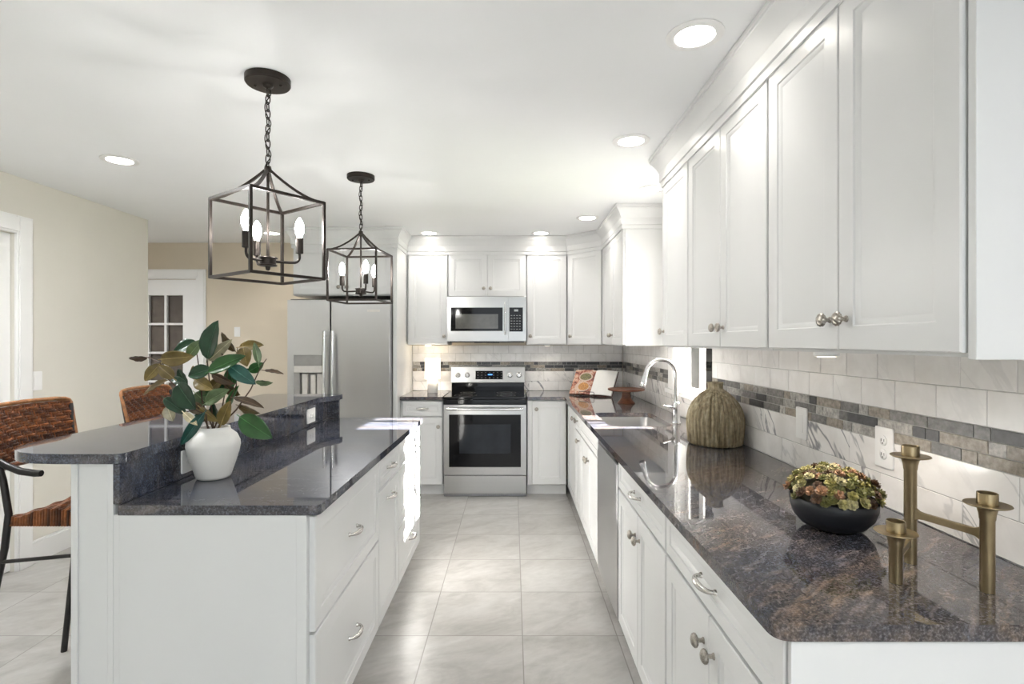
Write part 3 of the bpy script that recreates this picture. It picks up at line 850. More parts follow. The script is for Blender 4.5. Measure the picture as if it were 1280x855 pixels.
# ------------------------------------------------------------------ electrical plates
def plate_thing(name, label, cat, loc, rz, w=0.075, h=0.118, kind='outlet', group=None):
    p = thing(name, label, cat, loc, rz, group)
    mb = MB(); mb.plate(round_poly(rect(-w / 2, w / 2, -h / 2, h / 2), 0.006, 3), [], -0.0055, 0, 'y')
    mb.obj('cover_plate', M['white_plastic'], p, bevel=0.002)
    horiz = w > h
    if kind == 'outlet':
        for s in (-1, 1):
            cx, cz = (s * 0.021, 0) if horiz else (0, s * 0.021)
            mb = MB(); mb.lathe([(0.0155, -0.0055), (0.0155, -0.0075), (0.0145, -0.0082)], 20, (cx, 0, cz), 'y'); so = mb.obj('socket', M['white_plastic'], p)
            mb = MB()
            for dx in (-0.006, 0.006):
                if horiz: mb.box(cx - 0.004, cx + 0.004, -0.0088, -0.0083, cz + dx - 0.001, cz + dx + 0.001)
                else: mb.box(cx + dx - 0.001, cx + dx + 0.001, -0.0088, -0.0083, cz - 0.003, cz + 0.005)
            if not horiz: mb.lathe([(0.0022, -0.0083), (0.0022, -0.0088)], 10, (cx, 0, cz - 0.008), 'y')
            mb.obj('slot', M['black_plastic'], so, smooth=False)
    else:
        mb = MB(); mb.box(-0.0165, 0.0165, -0.0075, -0.0055, -0.034, 0.034); mb.obj('rocker', M['white_plastic'], p, bevel=0.001)
    return p
plate_thing('wall_outlet', 'white outlet plate on the marble tile behind the black bowl', 'outlet', (XR - 0.0098, 1.64, 1.095), R90, 0.078, 0.122)
plate_thing('wall_switch', 'white switch plate on the marble tile between ribbed vase and bowl', 'switch', (XR - 0.0098, 2.11, 1.098), R90, 0.078, 0.122, 'switch')
plate_thing('wall_outlet', 'white outlet on the island upstand partly behind the white vase', 'outlet', (-1.2117, 2.03, 0.975), L90, 0.125, 0.085)
plate_thing('wall_outlet', 'white outlet at the far end of the island upstand', 'outlet', (-1.2117, 3.23, 0.975), L90, 0.125, 0.085)
plate_thing('wall_switch', 'white light switch on the beige wall beside the plain door', 'switch', (XL, 3.476, 1.165), L90, 0.078, 0.122, 'switch')
plate_thing('wall_switch', 'small white switch on the hall wall between glass-pane door and fridge', 'switch', (-2.85, YB, 1.52), 0, 0.06, 0.10, 'switch')

# ------------------------------------------------------------------ appliances
# range
rg = thing('range', 'stainless electric range with black glass top and oven door', 'range', (-0.257, 4.915, 0))
RW = 0.378
mb = MB(); mb.box(-RW, RW, 0.035, 0.648, 0.0005, 0.893); mb.obj('body', M['steeld'], rg, bevel=0.003)
mb = MB(); mb.box(-RW + 0.002, RW - 0.002, -0.003, 0.034, 0.035, 0.198); mb.obj('drawer', M['steelx'], rg, bevel=0.005, label='stainless storage drawer')
mb = MB(); mb.plate(rect(-RW + 0.002, RW - 0.002, 0.207, 0.842), [rect(-0.327, 0.327, 0.277, 0.755)], -0.005, 0.034, 'y'); od = mb.obj('oven_door', M['steelx'], rg, smooth=False)
mb = MB(); mb.plate(rect(-0.327, 0.327, 0.277, 0.755), [rect(-0.235, 0.235, 0.40, 0.665)], -0.0035, 0.010, 'y'); mb.obj('window_border', M['black_gloss'], od, smooth=False)
mb = MB(); mb.box(-0.235, 0.235, -0.0025, 0.010, 0.40, 0.665); mb.obj('window_pane', plain('oven_glass', (0.018, 0.021, 0.026), 0.06, 0, 0.2, 8, spec=0.3), od, smooth=False)
mb = MB(); mb.tube([(-0.345, -0.045, 0.808), (-0.2, -0.052, 0.808), (0.2, -0.052, 0.808), (0.345, -0.045, 0.808)], 0.0125, 14)
for s in (-1, 1): mb.tube([(s * 0.33, -0.002, 0.808), (s * 0.33, -0.045, 0.808)], 0.010, 10)
mb.obj('handle', M['chrome'], od)
mb = MB(); mb.box(-RW, RW, -0.006, 0.56, 0.894, 0.9155); mb.box(-RW, RW, -0.012, 0.02, 0.846, 0.8935); mb.obj('cooktop', M['black_gloss'], rg, bevel=0.004, label='black glass cooktop')
mb = MB()
for (cx, cy, r) in ((-0.19, 0.15, 0.105), (0.19, 0.15, 0.09), (-0.19, 0.41, 0.075), (0.19, 0.41, 0.095)):
    for q in (r, r * 0.6):
        mb.lathe([(q - 0.0015, 0.9156), (q - 0.0015, 0.9160), (q, 0.9160), (q, 0.9156)], 40, (cx, cy, 0), cap0=False, cap1=False)
mb.obj('burner_ring', M['grey_plastic'], rg)
mb = MB(); mb.box(-RW + 0.01, RW - 0.01, 0.575, 0.648, 0.893, 1.00); mb.obj('backguard', M['black_gloss'], rg, bevel=0.003)
mb = MB(); mb.loft([[(x, 0.555, 1.002), (x, 0.648, 1.002), (x, 0.648, 1.165), (x, 0.585, 1.165)] for x in (-RW, RW)]); cp = mb.obj('control_panel', M['steelx'], rg, bevel=0.004)
sl = (0.585 - 0.555) / (1.165 - 1.002)
mb = MB(); mb.loft([[(x, 0.555 + sl * (z - 1.002) + dy, z) for (dy, z) in ((-0.002, 1.037), (0.004, 1.037), (0.004, 1.122), (-0.002, 1.122))] for x in (-0.125, 0.15)]); mb.obj('display', M['black_gloss'], cp)
mb = MB(); mb.loft([[(x, 0.555 + sl * (z - 1.002) + dy, z) for (dy, z) in ((-0.003, 1.078), (0.0, 1.078), (0.0, 1.090), (-0.003, 1.090))] for x in (0.0, 0.045)]); mb.obj('clock', M['display'], cp)
mb = MB()
for k in range(7):
    for r_ in range(3):
        x = -0.11 + k * 0.04; z = 1.05 + r_ * 0.026
        if not (0.0 <= x + 0.008 <= 0.055 and r_ == 1): mb.box(x, x + 0.016, 0.555 + sl * (z - 1.002) - 0.003, 0.555 + sl * (z - 1.002), z, z + 0.004)
mb.obj('keypad', M['grey_plastic'], cp, smooth=False)
for kx in (-0.305, -0.21, 0.225, 0.315):
    mb = MB(); zc = 1.08; yc = 0.555 + sl * (zc - 1.002)
    mb.lathe([(0.027, yc + 0.003), (0.027, yc - 0.004), (0.020, yc - 0.006), (0.0185, yc - 0.026), (0.016, yc - 0.029)], 24, (kx, 0, zc), 'y')
    mb.box(kx - 0.004, kx + 0.004, yc - 0.034, yc - 0.028, zc - 0.017, zc + 0.017)
    mb.obj('knob', M['nickel'], cp)

# microwave
mw = thing('microwave', 'stainless over-the-range microwave with black glass window', 'microwave', (-0.2525, 5.165, 1.42))
mb = MB(); mb.box(-0.3795, 0.3795, 0.03, 0.413, 0.0, 0.428); mb.obj('body', M['steeld'], mw, bevel=0.002)
mb = MB(); mb.plate(rect(-0.3785, 0.205, 0.003, 0.427), [rect(-0.345, 0.152, 0.10, 0.325)], 0, 0.0295, 'y'); md = mb.obj('door', M['steelx'], mw, smooth=False)
mb = MB(); mb.plate(rect(-0.345, 0.152, 0.10, 0.325), [rect(-0.30, 0.108, 0.122, 0.262)], 0.001, 0.012, 'y'); mb.obj('window_border', M['black_gloss'], md, smooth=False)
mb = MB(); mb.box(-0.30, 0.108, 0.0025, 0.012, 0.122, 0.262); mb.obj('window_pane', plain('oven_screen_glass', (0.10, 0.098, 0.09), 0.08, 0, 0.1, 20), md, smooth=False)
mb = MB(); mb.tube([(0.176, -0.03, 0.065), (0.176, -0.036, 0.12), (0.176, -0.036, 0.32), (0.176, -0.03, 0.375)], 0.009, 12)
for z in (0.08, 0.36): mb.tube([(0.176, 0.001, z), (0.176, -0.031, z)], 0.007, 10)
mb.obj('handle', M['chrome'], md)
mb = MB(); mb.box(0.2065, 0.3785, 0, 0.0295, 0.003, 0.427); cp = mb.obj('control_panel', M['steelx'], mw, bevel=0.002)
mb = MB(); mb.box(0.215, 0.345, -0.0015, 0.006, 0.095, 0.325); mb.obj('keypad', M['black_gloss'], cp, smooth=False)
mb = MB(); mb.box(0.262, 0.30, -0.0022, -0.0014, 0.287, 0.307); mb.obj('display', plain('pale_display', (0.3, 0.32, 0.33), 0.2, 0, 0.05, 20), cp, smooth=False)
mb = MB()
for i in range(4):
    for j in range(6): mb.box(0.228 + i * 0.027, 0.243 + i * 0.027, -0.0021, -0.0014, 0.115 + j * 0.026, 0.121 + j * 0.026)
mb.obj('keys', M['grey_plastic'], cp, smooth=False)
mb = MB(); mb.box(-0.36, 0.36, 0.03, 0.40, -0.010, -0.0005); mb.box(-0.12, 0.12, 0.012, 0.03, -0.014, -0.0005); mb.obj('vent_grille', M['black_plastic'], mw, smooth=False)

# refrigerator (side by side)
fr = thing('refrigerator', 'side-by-side stainless refrigerator with dispenser in the narrower door', 'refrigerator', (-1.534, 4.75, 0))
FW = 0.452
mb = MB(); mb.box(-FW, FW, 0.085, 0.80, 0.012, 1.765); mb.obj('cabinet', M['grey_plastic'], fr, bevel=0.003)
mb = MB(); mb.box(-FW + 0.01, FW - 0.01, 0.04, 0.30, 1.766, 1.795); mb.obj('hinge_cover', M['black_plastic'], fr, bevel=0.004)
SP = -0.075
HX0, HX1, HZ0, HZ1 = -0.395, -0.142, 0.915, 1.30
mb = MB(); mb.plate(rect(-FW, SP - 0.004, 0.045, 1.785), [rect(HX0, HX1, HZ0, HZ1)], 0, 0.08, 'y'); fdl = mb.obj('door', M['steel'], fr, smooth=False, label='narrower stainless door with the dispenser')
mb = MB(); mb.box(HX0, HX1, 0.010, 0.079, 1.205, HZ1); di = mb.obj('dispenser', M['grey_plastic'], fdl, bevel=0.002)
mb = MB(); mb.box(HX0, HX1, -0.004, 0.010, 1.145, 1.206); mb.obj('dispenser_panel', M['lgrey_plastic'], fdl, bevel=0.003)
mb = MB(); mb.box(HX0, HX1, 0.06, 0.079, HZ0, 1.146); mb.box(HX0, HX0 + 0.05, 0.002, 0.06, HZ0, 1.146)
mb.obj('dispenser_recess', M['grey_plastic'], fdl, smooth=False)
mb = MB()
mb.box(HX0 + 0.062, HX0 + 0.112, 0.02, 0.059, 0.945, 1.135); mb.box(HX0 + 0.195, HX0 + 0.245, 0.02, 0.059, 0.945, 1.135); mb.box(HX0 + 0.135, HX0 + 0.18, 0.03, 0.059, 0.955, 1.125)
mb.obj('dispenser_lever', M['lgrey_plastic'], fdl, bevel=0.004)
mb = MB(); mb.box(HX0, HX1, -0.006, 0.06, HZ0, 0.938); mb.obj('drip_tray', M['grey_plastic'], fdl, bevel=0.003)
mb = MB(); mb.box(SP + 0.004, FW, 0, 0.08, 0.045, 1.785); fdr = mb.obj('door', M['steel'], fr, bevel=0.008, label='wider plain stainless door')
mb = MB(); mb.box(0.25, 0.36, -0.0015, 0.002, 1.68, 1.70); mb.obj('badge', M['lgrey_plastic'], fdr, bevel=0.0005)
for (dpar, hx) in ((fdl, SP - 0.036), (fdr, SP + 0.036)):
    mb = MB(); pts = []
    for k in range(13):
        t = k / 12; pts.append((hx, -0.050 - 0.012 * sin(pi * t), 0.60 + 0.91 * t))
    mb.tube(pts, 0.014, 14)
    for z in (0.64, 1.47): mb.tube([(hx, 0.0, z), (hx, -0.050, z)], 0.010, 10)
    mb.obj('handle', M['chrome'], dpar)
mb = MB(); mb.box(-FW + 0.02, FW - 0.02, 0.03, 0.08, 0.0005, 0.043); mb.obj('kick_grille', M['black_plastic'], fr, smooth=False)

# ------------------------------------------------------------------ recessed lights
def area(parent, loc, power, size, color, name='lamp_glow'):
    l = bpy.data.lights.new(name, 'AREA'); l.shape = 'DISK'; l.size = size; l.energy = power; l.color = color
    l.spread = radians(120)
    o = bpy.data.objects.new(name, l); scene.collection.objects.link(o); o.parent = parent; o.location = loc
    return o
DL = [(0.607, 1.804, 'recessed ceiling light closest to the wall cabinets, largest in view'),
      (0.60, 2.75, 'recessed ceiling light second along the long counter'),
      (0.93, 3.60, 'recessed ceiling light above the sink, half hidden by the cabinets'),
      (0.613, 4.45, 'recessed ceiling light in front of the diagonal corner cabinet'),
      (0.26, 5.075, 'recessed ceiling light above the cabinet between microwave and corner'),
      (-0.79, 5.075, 'recessed ceiling light above the cabinet beside the fridge panel'),
      (-2.215, 3.04, 'recessed ceiling light closest to the beige wall with the plain door'),
      (-2.27, 5.08, 'recessed ceiling light seen through the cage of the larger pendant')]
def downlight(x, y, lab):
    t = thing('recessed_light', lab, 'ceiling light', (x, y, ZC - 0.0005), 0, 'recessed lights')
    mb = MB(); mb.lathe([(0.094, 0), (0.094, -0.003), (0.088, -0.0055), (0.066, -0.0055), (0.063, -0.002)], 40, cap0=True, cap1=False)
    mb.obj('trim_ring', M['white_plastic'], t)
    mb = MB(); mb.lathe([(0.0665, -0.0015), (0.0665, -0.0038), (0.05, -0.0042)], 36); mb.obj('lens', M['lens'], t)
    area(t, (0, 0, -0.012), DOWNLIGHT_W, 0.12, (1.0, 0.96, 0.91))
for a in DL: downlight(*a)
for (x, y, pw) in ((0.75, -1.0, 22), (-2.2, 2.15, 17), (-0.9, -1.6, 8), (-2.4, -1.2, 12), (-4.3, 3.6, 34)):  # unseen fill lights added to brighten the room, no fixtures
    l = bpy.data.lights.new('fill_light', 'AREA'); l.shape = 'DISK'; l.size = 0.13; l.energy = pw; l.spread = radians(170 if x > 0 or y > 1 else 110); l.color = (0.98, 0.99, 1.0)
    o = bpy.data.objects.new('fill_light', l); scene.collection.objects.link(o); o.location = (x, y, ZC - 0.01)

# under-cabinet pucks
for (x, y, lab) in ((0.87, 1.50, 'small white puck light under the wall cabinets above the black bowl'), (0.34, 5.40, 'small puck light under the cabinet between microwave and corner'), (-0.85, 5.40, 'small puck light under the wall cabinet above the lamp')):
    t = thing('puck_light', lab, 'puck light', (x, y, UZ - 0.0005))
    mb = MB(); mb.lathe([(0.032, 0), (0.032, -0.008), (0.028, -0.012)], 24); mb.obj('housing', M['white_plastic'], t)
    mb = MB(); mb.lathe([(0.024, -0.0122), (0.022, -0.0135)], 24); mb.obj('lens', plain('puck_lens', (0.9, 0.85, 0.75), 0.4, 0, 0.01, 4, emit=(1, 0.85, 0.65), estr=4), t)
    area(t, (0, 0, -0.02), 0.7 if x > 0.5 else 0.25, 0.05, (1.0, 0.90, 0.78))

# ------------------------------------------------------------------ pendants
def pendant(loc, rot, arms, label):
    t = thing('pendant_light', label, 'pendant light', loc, 0, 'lantern pendants over the island')
    mb = MB(); mb.lathe([(0.083, -0.0005), (0.083, -0.022), (0.079, -0.027), (0.02, -0.028), (0.018, -0.035), (0.008, -0.040)], 40); mb.obj('canopy', M['bronze'], t)
    mb = MB()
    for s in (-1, 1): mb.lathe([(0.006, -0.027), (0.006, -0.031), (0.003, -0.034)], 10, (s * 0.05, 0.0, 0))
    mb.obj('canopy_screw', M['bronze'], t)
    zt, zb, za, hs = 1.963 - ZC, 1.663 - ZC, 2.085 - ZC, 0.1475
    mb = MB(); z = -0.036; k = 0; pitch = 0.029
    while z > za + 0.012:
        ring = []
        for i in range(14):
            a = 2 * pi * i / 14; u, v_ = 0.0085 * cos(a), 0.0195 * sin(a)
            ring.append((u, 0, z - 0.0175 + v_) if k % 2 else (0, u, z - 0.0175 + v_))
        mb.tube(ring, 0.0024, 6, closed=True); z -= pitch; k += 1
    mb.obj('chain', M['bronze'], t)
    mb = MB(); pts = []
    for i in range(40):
        f = i / 39; pts.append((0.011 * sin(f * 17), 0.011 * cos(f * 17), -0.034 + (za + 0.03) * f))
    mb.tube(pts, 0.002, 6); mb.obj('cord', M['bronze'], t)
    Rz = Matrix.Rotation(rot, 4, 'Z')
    C4 = [(-hs, -hs), (hs, -hs), (hs, hs), (-hs, hs)]
    mb = MB(); mb.T = Rz
    b = 0.0075; q = b * 0.7071 * 2 / 2
    def bar(p, q_): mb.tube([p, q_], b, 4, rot=pi / 4)
    for i in range(4):
        a, c_ = C4[i], C4[(i + 1) % 4]
        bar((*a, zb - 0.004), (*a, zt + 0.004))
        for zz in (zb, zt): bar((*a, zz), (*c_, zz))
        pts = []; rad = []
        for k in range(9):
            f = k / 8; r = 1 - f
            pts.append((a[0] * r * 0.97 + a[0] * 0.03, a[1] * r * 0.97 + a[1] * 0.03, zt + (za - zt) * (f ** 1.55)))
        mb.tube(pts, b * 0.9, 4, rot=pi / 4)
    mb.obj('cage', M['bronze'], t)
    mb = MB(); mb.lathe([(0.012, za + 0.012), (0.014, za), (0.012, za - 0.012)], 16); mb.tube([(0, 0, za), (0, 0, 1.74 - ZC)], 0.0055, 10)
    mb.obj('rod', M['bronze'], t)
    mb = MB(); zh = 1.728 - ZC
    mb.lathe([(0.012, zh + 0.020), (0.034, zh + 0.016), (0.036, zh + 0.012), (0.030, zh + 0.010), (0.030, zh - 0.012), (0.035, zh - 0.014), (0.033, zh - 0.018), (0.010, zh - 0.020), (0.008, zh - 0.032), (0.003, zh - 0.036)], 30); mb.obj('hub', M['bronze'], t)
    for ang in arms:
        dx, dy = cos(ang), sin(ang); R_ = 0.115
        mb = MB(); pts = [(dx * 0.026, dy * 0.026, zh), (dx * 0.08, dy * 0.08, zh - 0.002)]
        for k in range(1, 7):
            a = pi / 2 * k / 6; pts.append((dx * (R_ - 0.022 + 0.022 * sin(a)), dy * (R_ - 0.022 + 0.022 * sin(a)), zh - 0.002 + 0.022 * (1 - cos(a))))
        pts.append((dx * R_, dy * R_, zh + 0.036)); mb.tube(pts, 0.0052, 10); ar = mb.obj('arm', M['bronze'], t)
        mb = MB(); mb.lathe([(0.009, zh + 0.034), (0.0145, zh + 0.036), (0.0145, zh + 0.094), (0.0125, zh + 0.096)], 20, (dx * R_, dy * R_, 0)); mb.obj('candle_sleeve', M['bronze'], ar)
        mb = MB(); mb.lathe([(0.0085, zh + 0.0965), (0.010, zh + 0.104), (0.0155, zh + 0.118), (0.0175, zh + 0.132), (0.0160, zh + 0.147), (0.0110, zh + 0.162), (0.0055, zh + 0.172), (0.002, zh + 0.176)], 20, (dx * R_, dy * R_, 0)); mb.obj('bulb', M['bulb'], ar)
    return t
pendant((-0.953, 2.098, ZC), radians(-36), [radians(a) for a in (-105, 15, 135)], 'bronze lantern pendant hanging above the white vase, the larger in view')
pendant((-0.938, 3.325, ZC), radians(-5), [radians(a) for a in (180, -60, 60)], 'bronze lantern pendant hanging in front of the refrigerator')

# ------------------------------------------------------------------ bar stools
def strand(mb, pts, r, col, flat=1.6, up=None):
    mb.cur = col; mb.tube(pts, r, 6, flat=flat, up=up)
def rcol(rnd):
    k = rnd.random(); a, b = (0.045, 0.013, 0.006), (0.25, 0.082, 0.026)
    k = k ** 1.3
    return tuple(a[i] + (b[i] - a[i]) * k for i in range(3))
def stool(loc, label, seed):
    rnd = random.Random(seed)
    s = thing('bar_stool', label, 'bar stool', loc, 0, 'rattan bar stools at the raised bar')
    for sy in (-1, 1):
        mb = MB()
        P = [(-0.255, 0.20, 0.0), (-0.20, 0.19, 0.43), (-0.163, 0.185, 0.62), (-0.148, 0.185, 0.75), (-0.168, 0.186, 0.88), (-0.20, 0.19, 1.0), (-0.222, 0.196, 1.135)]
        mb.tube([(x, sy * y, z) for x, y, z in P], [0.0125, 0.0125, 0.0125, 0.0125, 0.012, 0.011, 0.010], 12); lg = mb.obj('back_leg', M['black_iron'], s)
        mb = MB(); mb.tube([(0.215, sy * 0.205, 0.0), (0.195, sy * 0.195, 0.4), (0.18, sy * 0.185, 0.70)], 0.0125, 12); mb.obj('front_leg', M['black_iron'], s)
        mb = MB(); mb.tube([(-0.185, sy * 0.187, 0.955), (-0.15, sy * 0.187, 0.935), (-0.10, sy * 0.187, 0.915), (-0.045, sy * 0.187, 0.908), (-0.02, sy * 0.187, 0.908)], [0.012, 0.013, 0.0135, 0.0135, 0.0125], 12); mb.obj('arm_stub', M['black_iron'], s)
        mb = MB(); mb.tube([(-0.19, sy * 0.19, 0.565), (0.19, sy * 0.19, 0.60)], 0.0075, 10); mb.obj('stretcher', M['black_iron'], s)
    mb = MB(); mb.tube([(0.20, -0.195, 0.32), (0.20, 0.195, 0.32)], 0.0085, 10); mb.obj('footrest', M['black_iron'], s)
    # woven back: twill strands over a curved panel
    mb = MB(); N = 19; z0_, z1_ = 0.935, 1.150
    def bp(v, z):      # v -1..1 across
        f = (z - 0.88) / 0.255
        return Vector((-0.170 - 0.052 * f - 0.028 * (1 - v * v), v * (0.186 + 0.012 * f), z))
    for k in range(N):
        z = z0_ + (z1_ - z0_) * (k + 0.5) / N; pts = []
        for i in range(57):
            v = -1 + 2 * i / 56; p = bp(v, z + 0.008 * v * 0 + 0.004 * (1 - v * v))
            p.x += 0.0042 * sin(i * 2 * pi / 8 + k * pi / 2) 
            pts.append(p)
        strand(mb, pts, 0.0046, rcol(rnd), 1.35, (0, 0, 1))
    for i in range(28):
        v = -0.97 + 1.94 * i / 27
        strand(mb, [bp(v, z0_), bp(v, (z0_ + z1_) / 2), bp(v, z1_)], 0.0035, rcol(rnd), 1.0)
    mb.obj('woven_back', M['rattan'], s, tint=True)
    mb = MB(); pts = [bp(-1, z0_ - 0.02), bp(-1, 1.05), bp(-1, 1.14), bp(-0.97, 1.152), bp(-0.9, 1.158)] + [bp(v / 10, 1.160 + 0.004 * (1 - (v / 10) ** 2)) for v in range(-7, 8)] + [bp(0.9, 1.158), bp(0.97, 1.152), bp(1, 1.14), bp(1, 1.05), bp(1, z0_ - 0.02)]
    mb.cur = (0.27, 0.115, 0.04); mb.tube(pts, 0.009, 10); mb.cur = (0.16, 0.055, 0.022); mb.tube([bp(-1 + k / 5, z0_ - 0.012) for k in range(11)], 0.011, 10)
    mb.obj('back_binding', M['rattan'], s, tint=True)
    # woven seat, dished
    mb = MB(); mb.cur = (0.075, 0.025, 0.012)
    def sz(x): return 0.738 + 0.035 * max(0, 1 - ((x - 0.02) / 0.12) ** 2) ** 1.0 - 0.0
    rings = []
    for k in range(13):
        x = -0.15 + 0.345 * k / 12
        rings.append([(x, -0.182, 0.705), (x, 0.182, 0.705), (x, 0.182, sz(x) - 0.006), (x, 0.0, sz(x) - 0.014), (x, -0.182, sz(x) - 0.006)])
    mb.loft(rings)
    for k in range(32):
        x = -0.15 + 0.345 * (k + 0.5) / 32; pts = []
        for i in range(25):
            v = -1 + 2 * i / 24
            pts.append((x, v * 0.184, sz(x) - 0.003 - 0.008 * (1 - v * v) + 0.0028 * sin(i * 2 * pi / 6 + k * pi / 2)))
        strand(mb, [(x, -0.1855, 0.704), (x, -0.1855, 0.72)] + pts + [(x, 0.1855, 0.72), (x, 0.1855, 0.704)], 0.0052, rcol(rnd), 1.0)
    mb.obj('woven_seat', M['rattan'], s, tint=True)
    return s
stool((-1.80, 2.27, 0.0005), 'brown rattan bar stool with black iron frame at the end of the bar', 3)
stool((-1.80, 2.985, 0.0005), 'brown rattan bar stool seen behind the leafy branches', 4)

# ------------------------------------------------------------------ white vase with branches
VX, VY = -1.107, 1.995
vz = CT1 + 0.0006
va = MB(); va.lathe([(0.050, 0), (0.056, 0.003), (0.060, 0.012), (0.074, 0.055), (0.086, 0.095), (0.0905, 0.120), (0.089, 0.135), (0.079, 0.158), (0.066, 0.170), (0.058, 0.176), (0.0555, 0.184), (0.056, 0.188), (0.050, 0.188), (0.049, 0.176), (0.06, 0.165), (0.075, 0.13), (0.05, 0.02)], 56)
vo = va.obj('vase', M['ceramic'], loc=(VX, VY, vz), ang=60); tag(vo, 'small white ceramic vase holding leafy branches on the island', 'vase')
SC = 0.000896
def PW(px, py, dy=0.0):   # point near the vase from its offset in the close-up, at depth VY + dy
    k = (VY + dy) / VY
    return Vector(((px - 404) * SC * k + (VX - 0.002) * (k), VY + dy, (CAMZ - 0.313 * k) + (500 - py) * SC * k + 0.0))
# local to branches: origin at vase mouth
br = thing('leafy_branches', 'leafy magnolia branches with green and bronze leaves in white vase', 'branches', (VX, VY, vz + 0.03))
org = Vector((VX, VY, vz + 0.03))
GRN, DGR, TEAL, LGR = (0.026, 0.095, 0.022), (0.010, 0.042, 0.018), (0.020, 0.072, 0.058), (0.10, 0.15, 0.065)
OLI, BRO, CRE, DOL = (0.175, 0.125, 0.038), (0.060, 0.034, 0.016), (0.36, 0.32, 0.21), (0.085, 0.056, 0.018)
LEAVES = [
 ((380, 222), (412, 63), 88, DGR, -.04, .15), ((338, 152), (232, 192), 60, DGR, .03, .5), ((300, 215), (356, 142), 52, LGR, -.03, .1), ((188, 222), (315, 212), 66, OLI, -.05, .25),
 ((383, 275), (528, 203), 66, GRN, -.07, .2), ((398, 262), (296, 290), 62, DGR, -.05, .1), ((468, 248), (575, 322), 62, TEAL, -.06, .2), ((512, 172), (608, 160), 48, OLI, .06, .3),
 ((528, 172), (542, 248), 66, OLI, .03, .2), ((498, 190), (432, 112), 42, DOL, .05, .5), ((386, 228), (478, 142), 46, CRE, .02, .3), ((135, 214), (52, 222), 22, BRO, .0, .8),
 ((188, 240), (118, 312), 50, OLI, .02, .2), ((242, 300), (176, 246), 50, OLI, -.02, .3), ((218, 308), (108, 364), 36, DOL, .0, .7), ((258, 322), (322, 428), 96, DGR, -.06, .1),
 ((202, 382), (292, 446), 46, DGR, -.03, .5), ((215, 415), (236, 478), 50, CRE, -.04, .2), ((370, 440), (264, 582), 44, TEAL, -.10, .3), ((513, 458), (642, 547), 88, GRN, -.09, .1),
 ((486, 380), (610, 412), 26, BRO, -.03, .8), ((508, 413), (588, 448), 36, DOL, -.02, .5), ((398, 282), (484, 326), 40, BRO, -.05, .4), ((328, 306), (398, 345), 58, OLI, -.01, .2),
 ((372, 404), (462, 346), 62, LGR, -.05, .2), ((436, 494), (470, 398), 54, OLI, -.02, .2), ((350, 420), (418, 480), 44, OLI, -.03, .3), ((592, 242), (576, 152), 26, LGR, -.02, .7),
 ((552, 272), (612, 238), 44, GRN, .02, .3), ((615, 268), (692, 276), 16, BRO, .0, .8), ((578, 314), (648, 322), 24, LGR, -.02, .7), ((283, 442), (334, 490), 30, CRE, -.08, .4),
 ((474, 258), (486, 334), 52, GRN, .0, .2), ((304, 408), (375, 446), 48, DOL, .02, .3), ((236, 300), (292, 332), 38, DGR, .0, .3), ((395, 345), (440, 300), 50, OLI, .05, .2), ((330, 360), (385, 410), 60, LGR, .04, .3), ((400, 240), (440, 200), 40, BRO, .04, .4), ((460, 440), (500, 330), 40, GRN, .05, .4),
 ((300, 330), (255, 262), 50, DGR, .04, .3), ((420, 470), (398, 400), 46, DGR, .03, .3), ((345, 300), (318, 250), 44, OLI, .06, .3), ((520, 300), (560, 262), 44, DGR, .05, .3), ((452, 330), (512, 372), 46, DOL, .05, .3), ((290, 400), (240, 372), 44, OLI, .05, .4), ((392, 330), (352, 372), 52, GRN, .05, .2), ((430, 300), (470, 352), 48, DGR, .06, .3), ((376, 470), (330, 452), 40, DGR, .02, .4)]
mouth = Vector((VX, VY, vz + 0.182))
def stem(pts, r0=0.0035, r1=0.0016):
    mb = MB(); n = len(pts); mb.tube([p - org for p in pts], [r0 + (r1 - r0) * i / (n - 1) for i in range(n)], 8); mb.obj('stem', M['bark'], br)
low = Vector((VX, VY, vz + 0.045))
stem([low, mouth + Vector((0.0, 0, 0)), PW(395, 400), PW(388, 300, -.02), PW(380, 222, -.04), PW(378, 205, -.04)])
stem([low + Vector((-.012, 0, 0)), mouth + Vector((-.018, 0, 0)), PW(350, 425), PW(260, 340, -.03), PW(215, 300, -.02), PW(185, 235, -.03), PW(135, 214, .0)])
stem([low + Vector((.012, 0, 0)), mouth + Vector((.02, -.01, 0)), PW(500, 430, -.03), PW(560, 345, -.02), PW(600, 255, -.02), PW(625, 220, -.01)])
stem([low + Vector((.0, .01, 0)), mouth + Vector((.012, .01, 0)), PW(470, 400, .01), PW(500, 330, .03), PW(500, 240, .05), PW(505, 175, .06)])
stem([low + Vector((.004, -.012, 0)), mouth + Vector((.01, -.015, 0)), PW(440, 430, -.04), PW(455, 350, -.05), PW(468, 250, -.06)])
stem([low + Vector((-.008, -.008, 0)), mouth + Vector((-.01, -.02, 0)), PW(375, 450, -.06), PW(330, 430, -.05), PW(290, 440, -.06)])
stem([low + Vector((-.008, .008, 0)), mouth + Vector((-.012, .015, 0)), PW(360, 400, .02), PW(345, 250, .03), PW(330, 150, .03)])
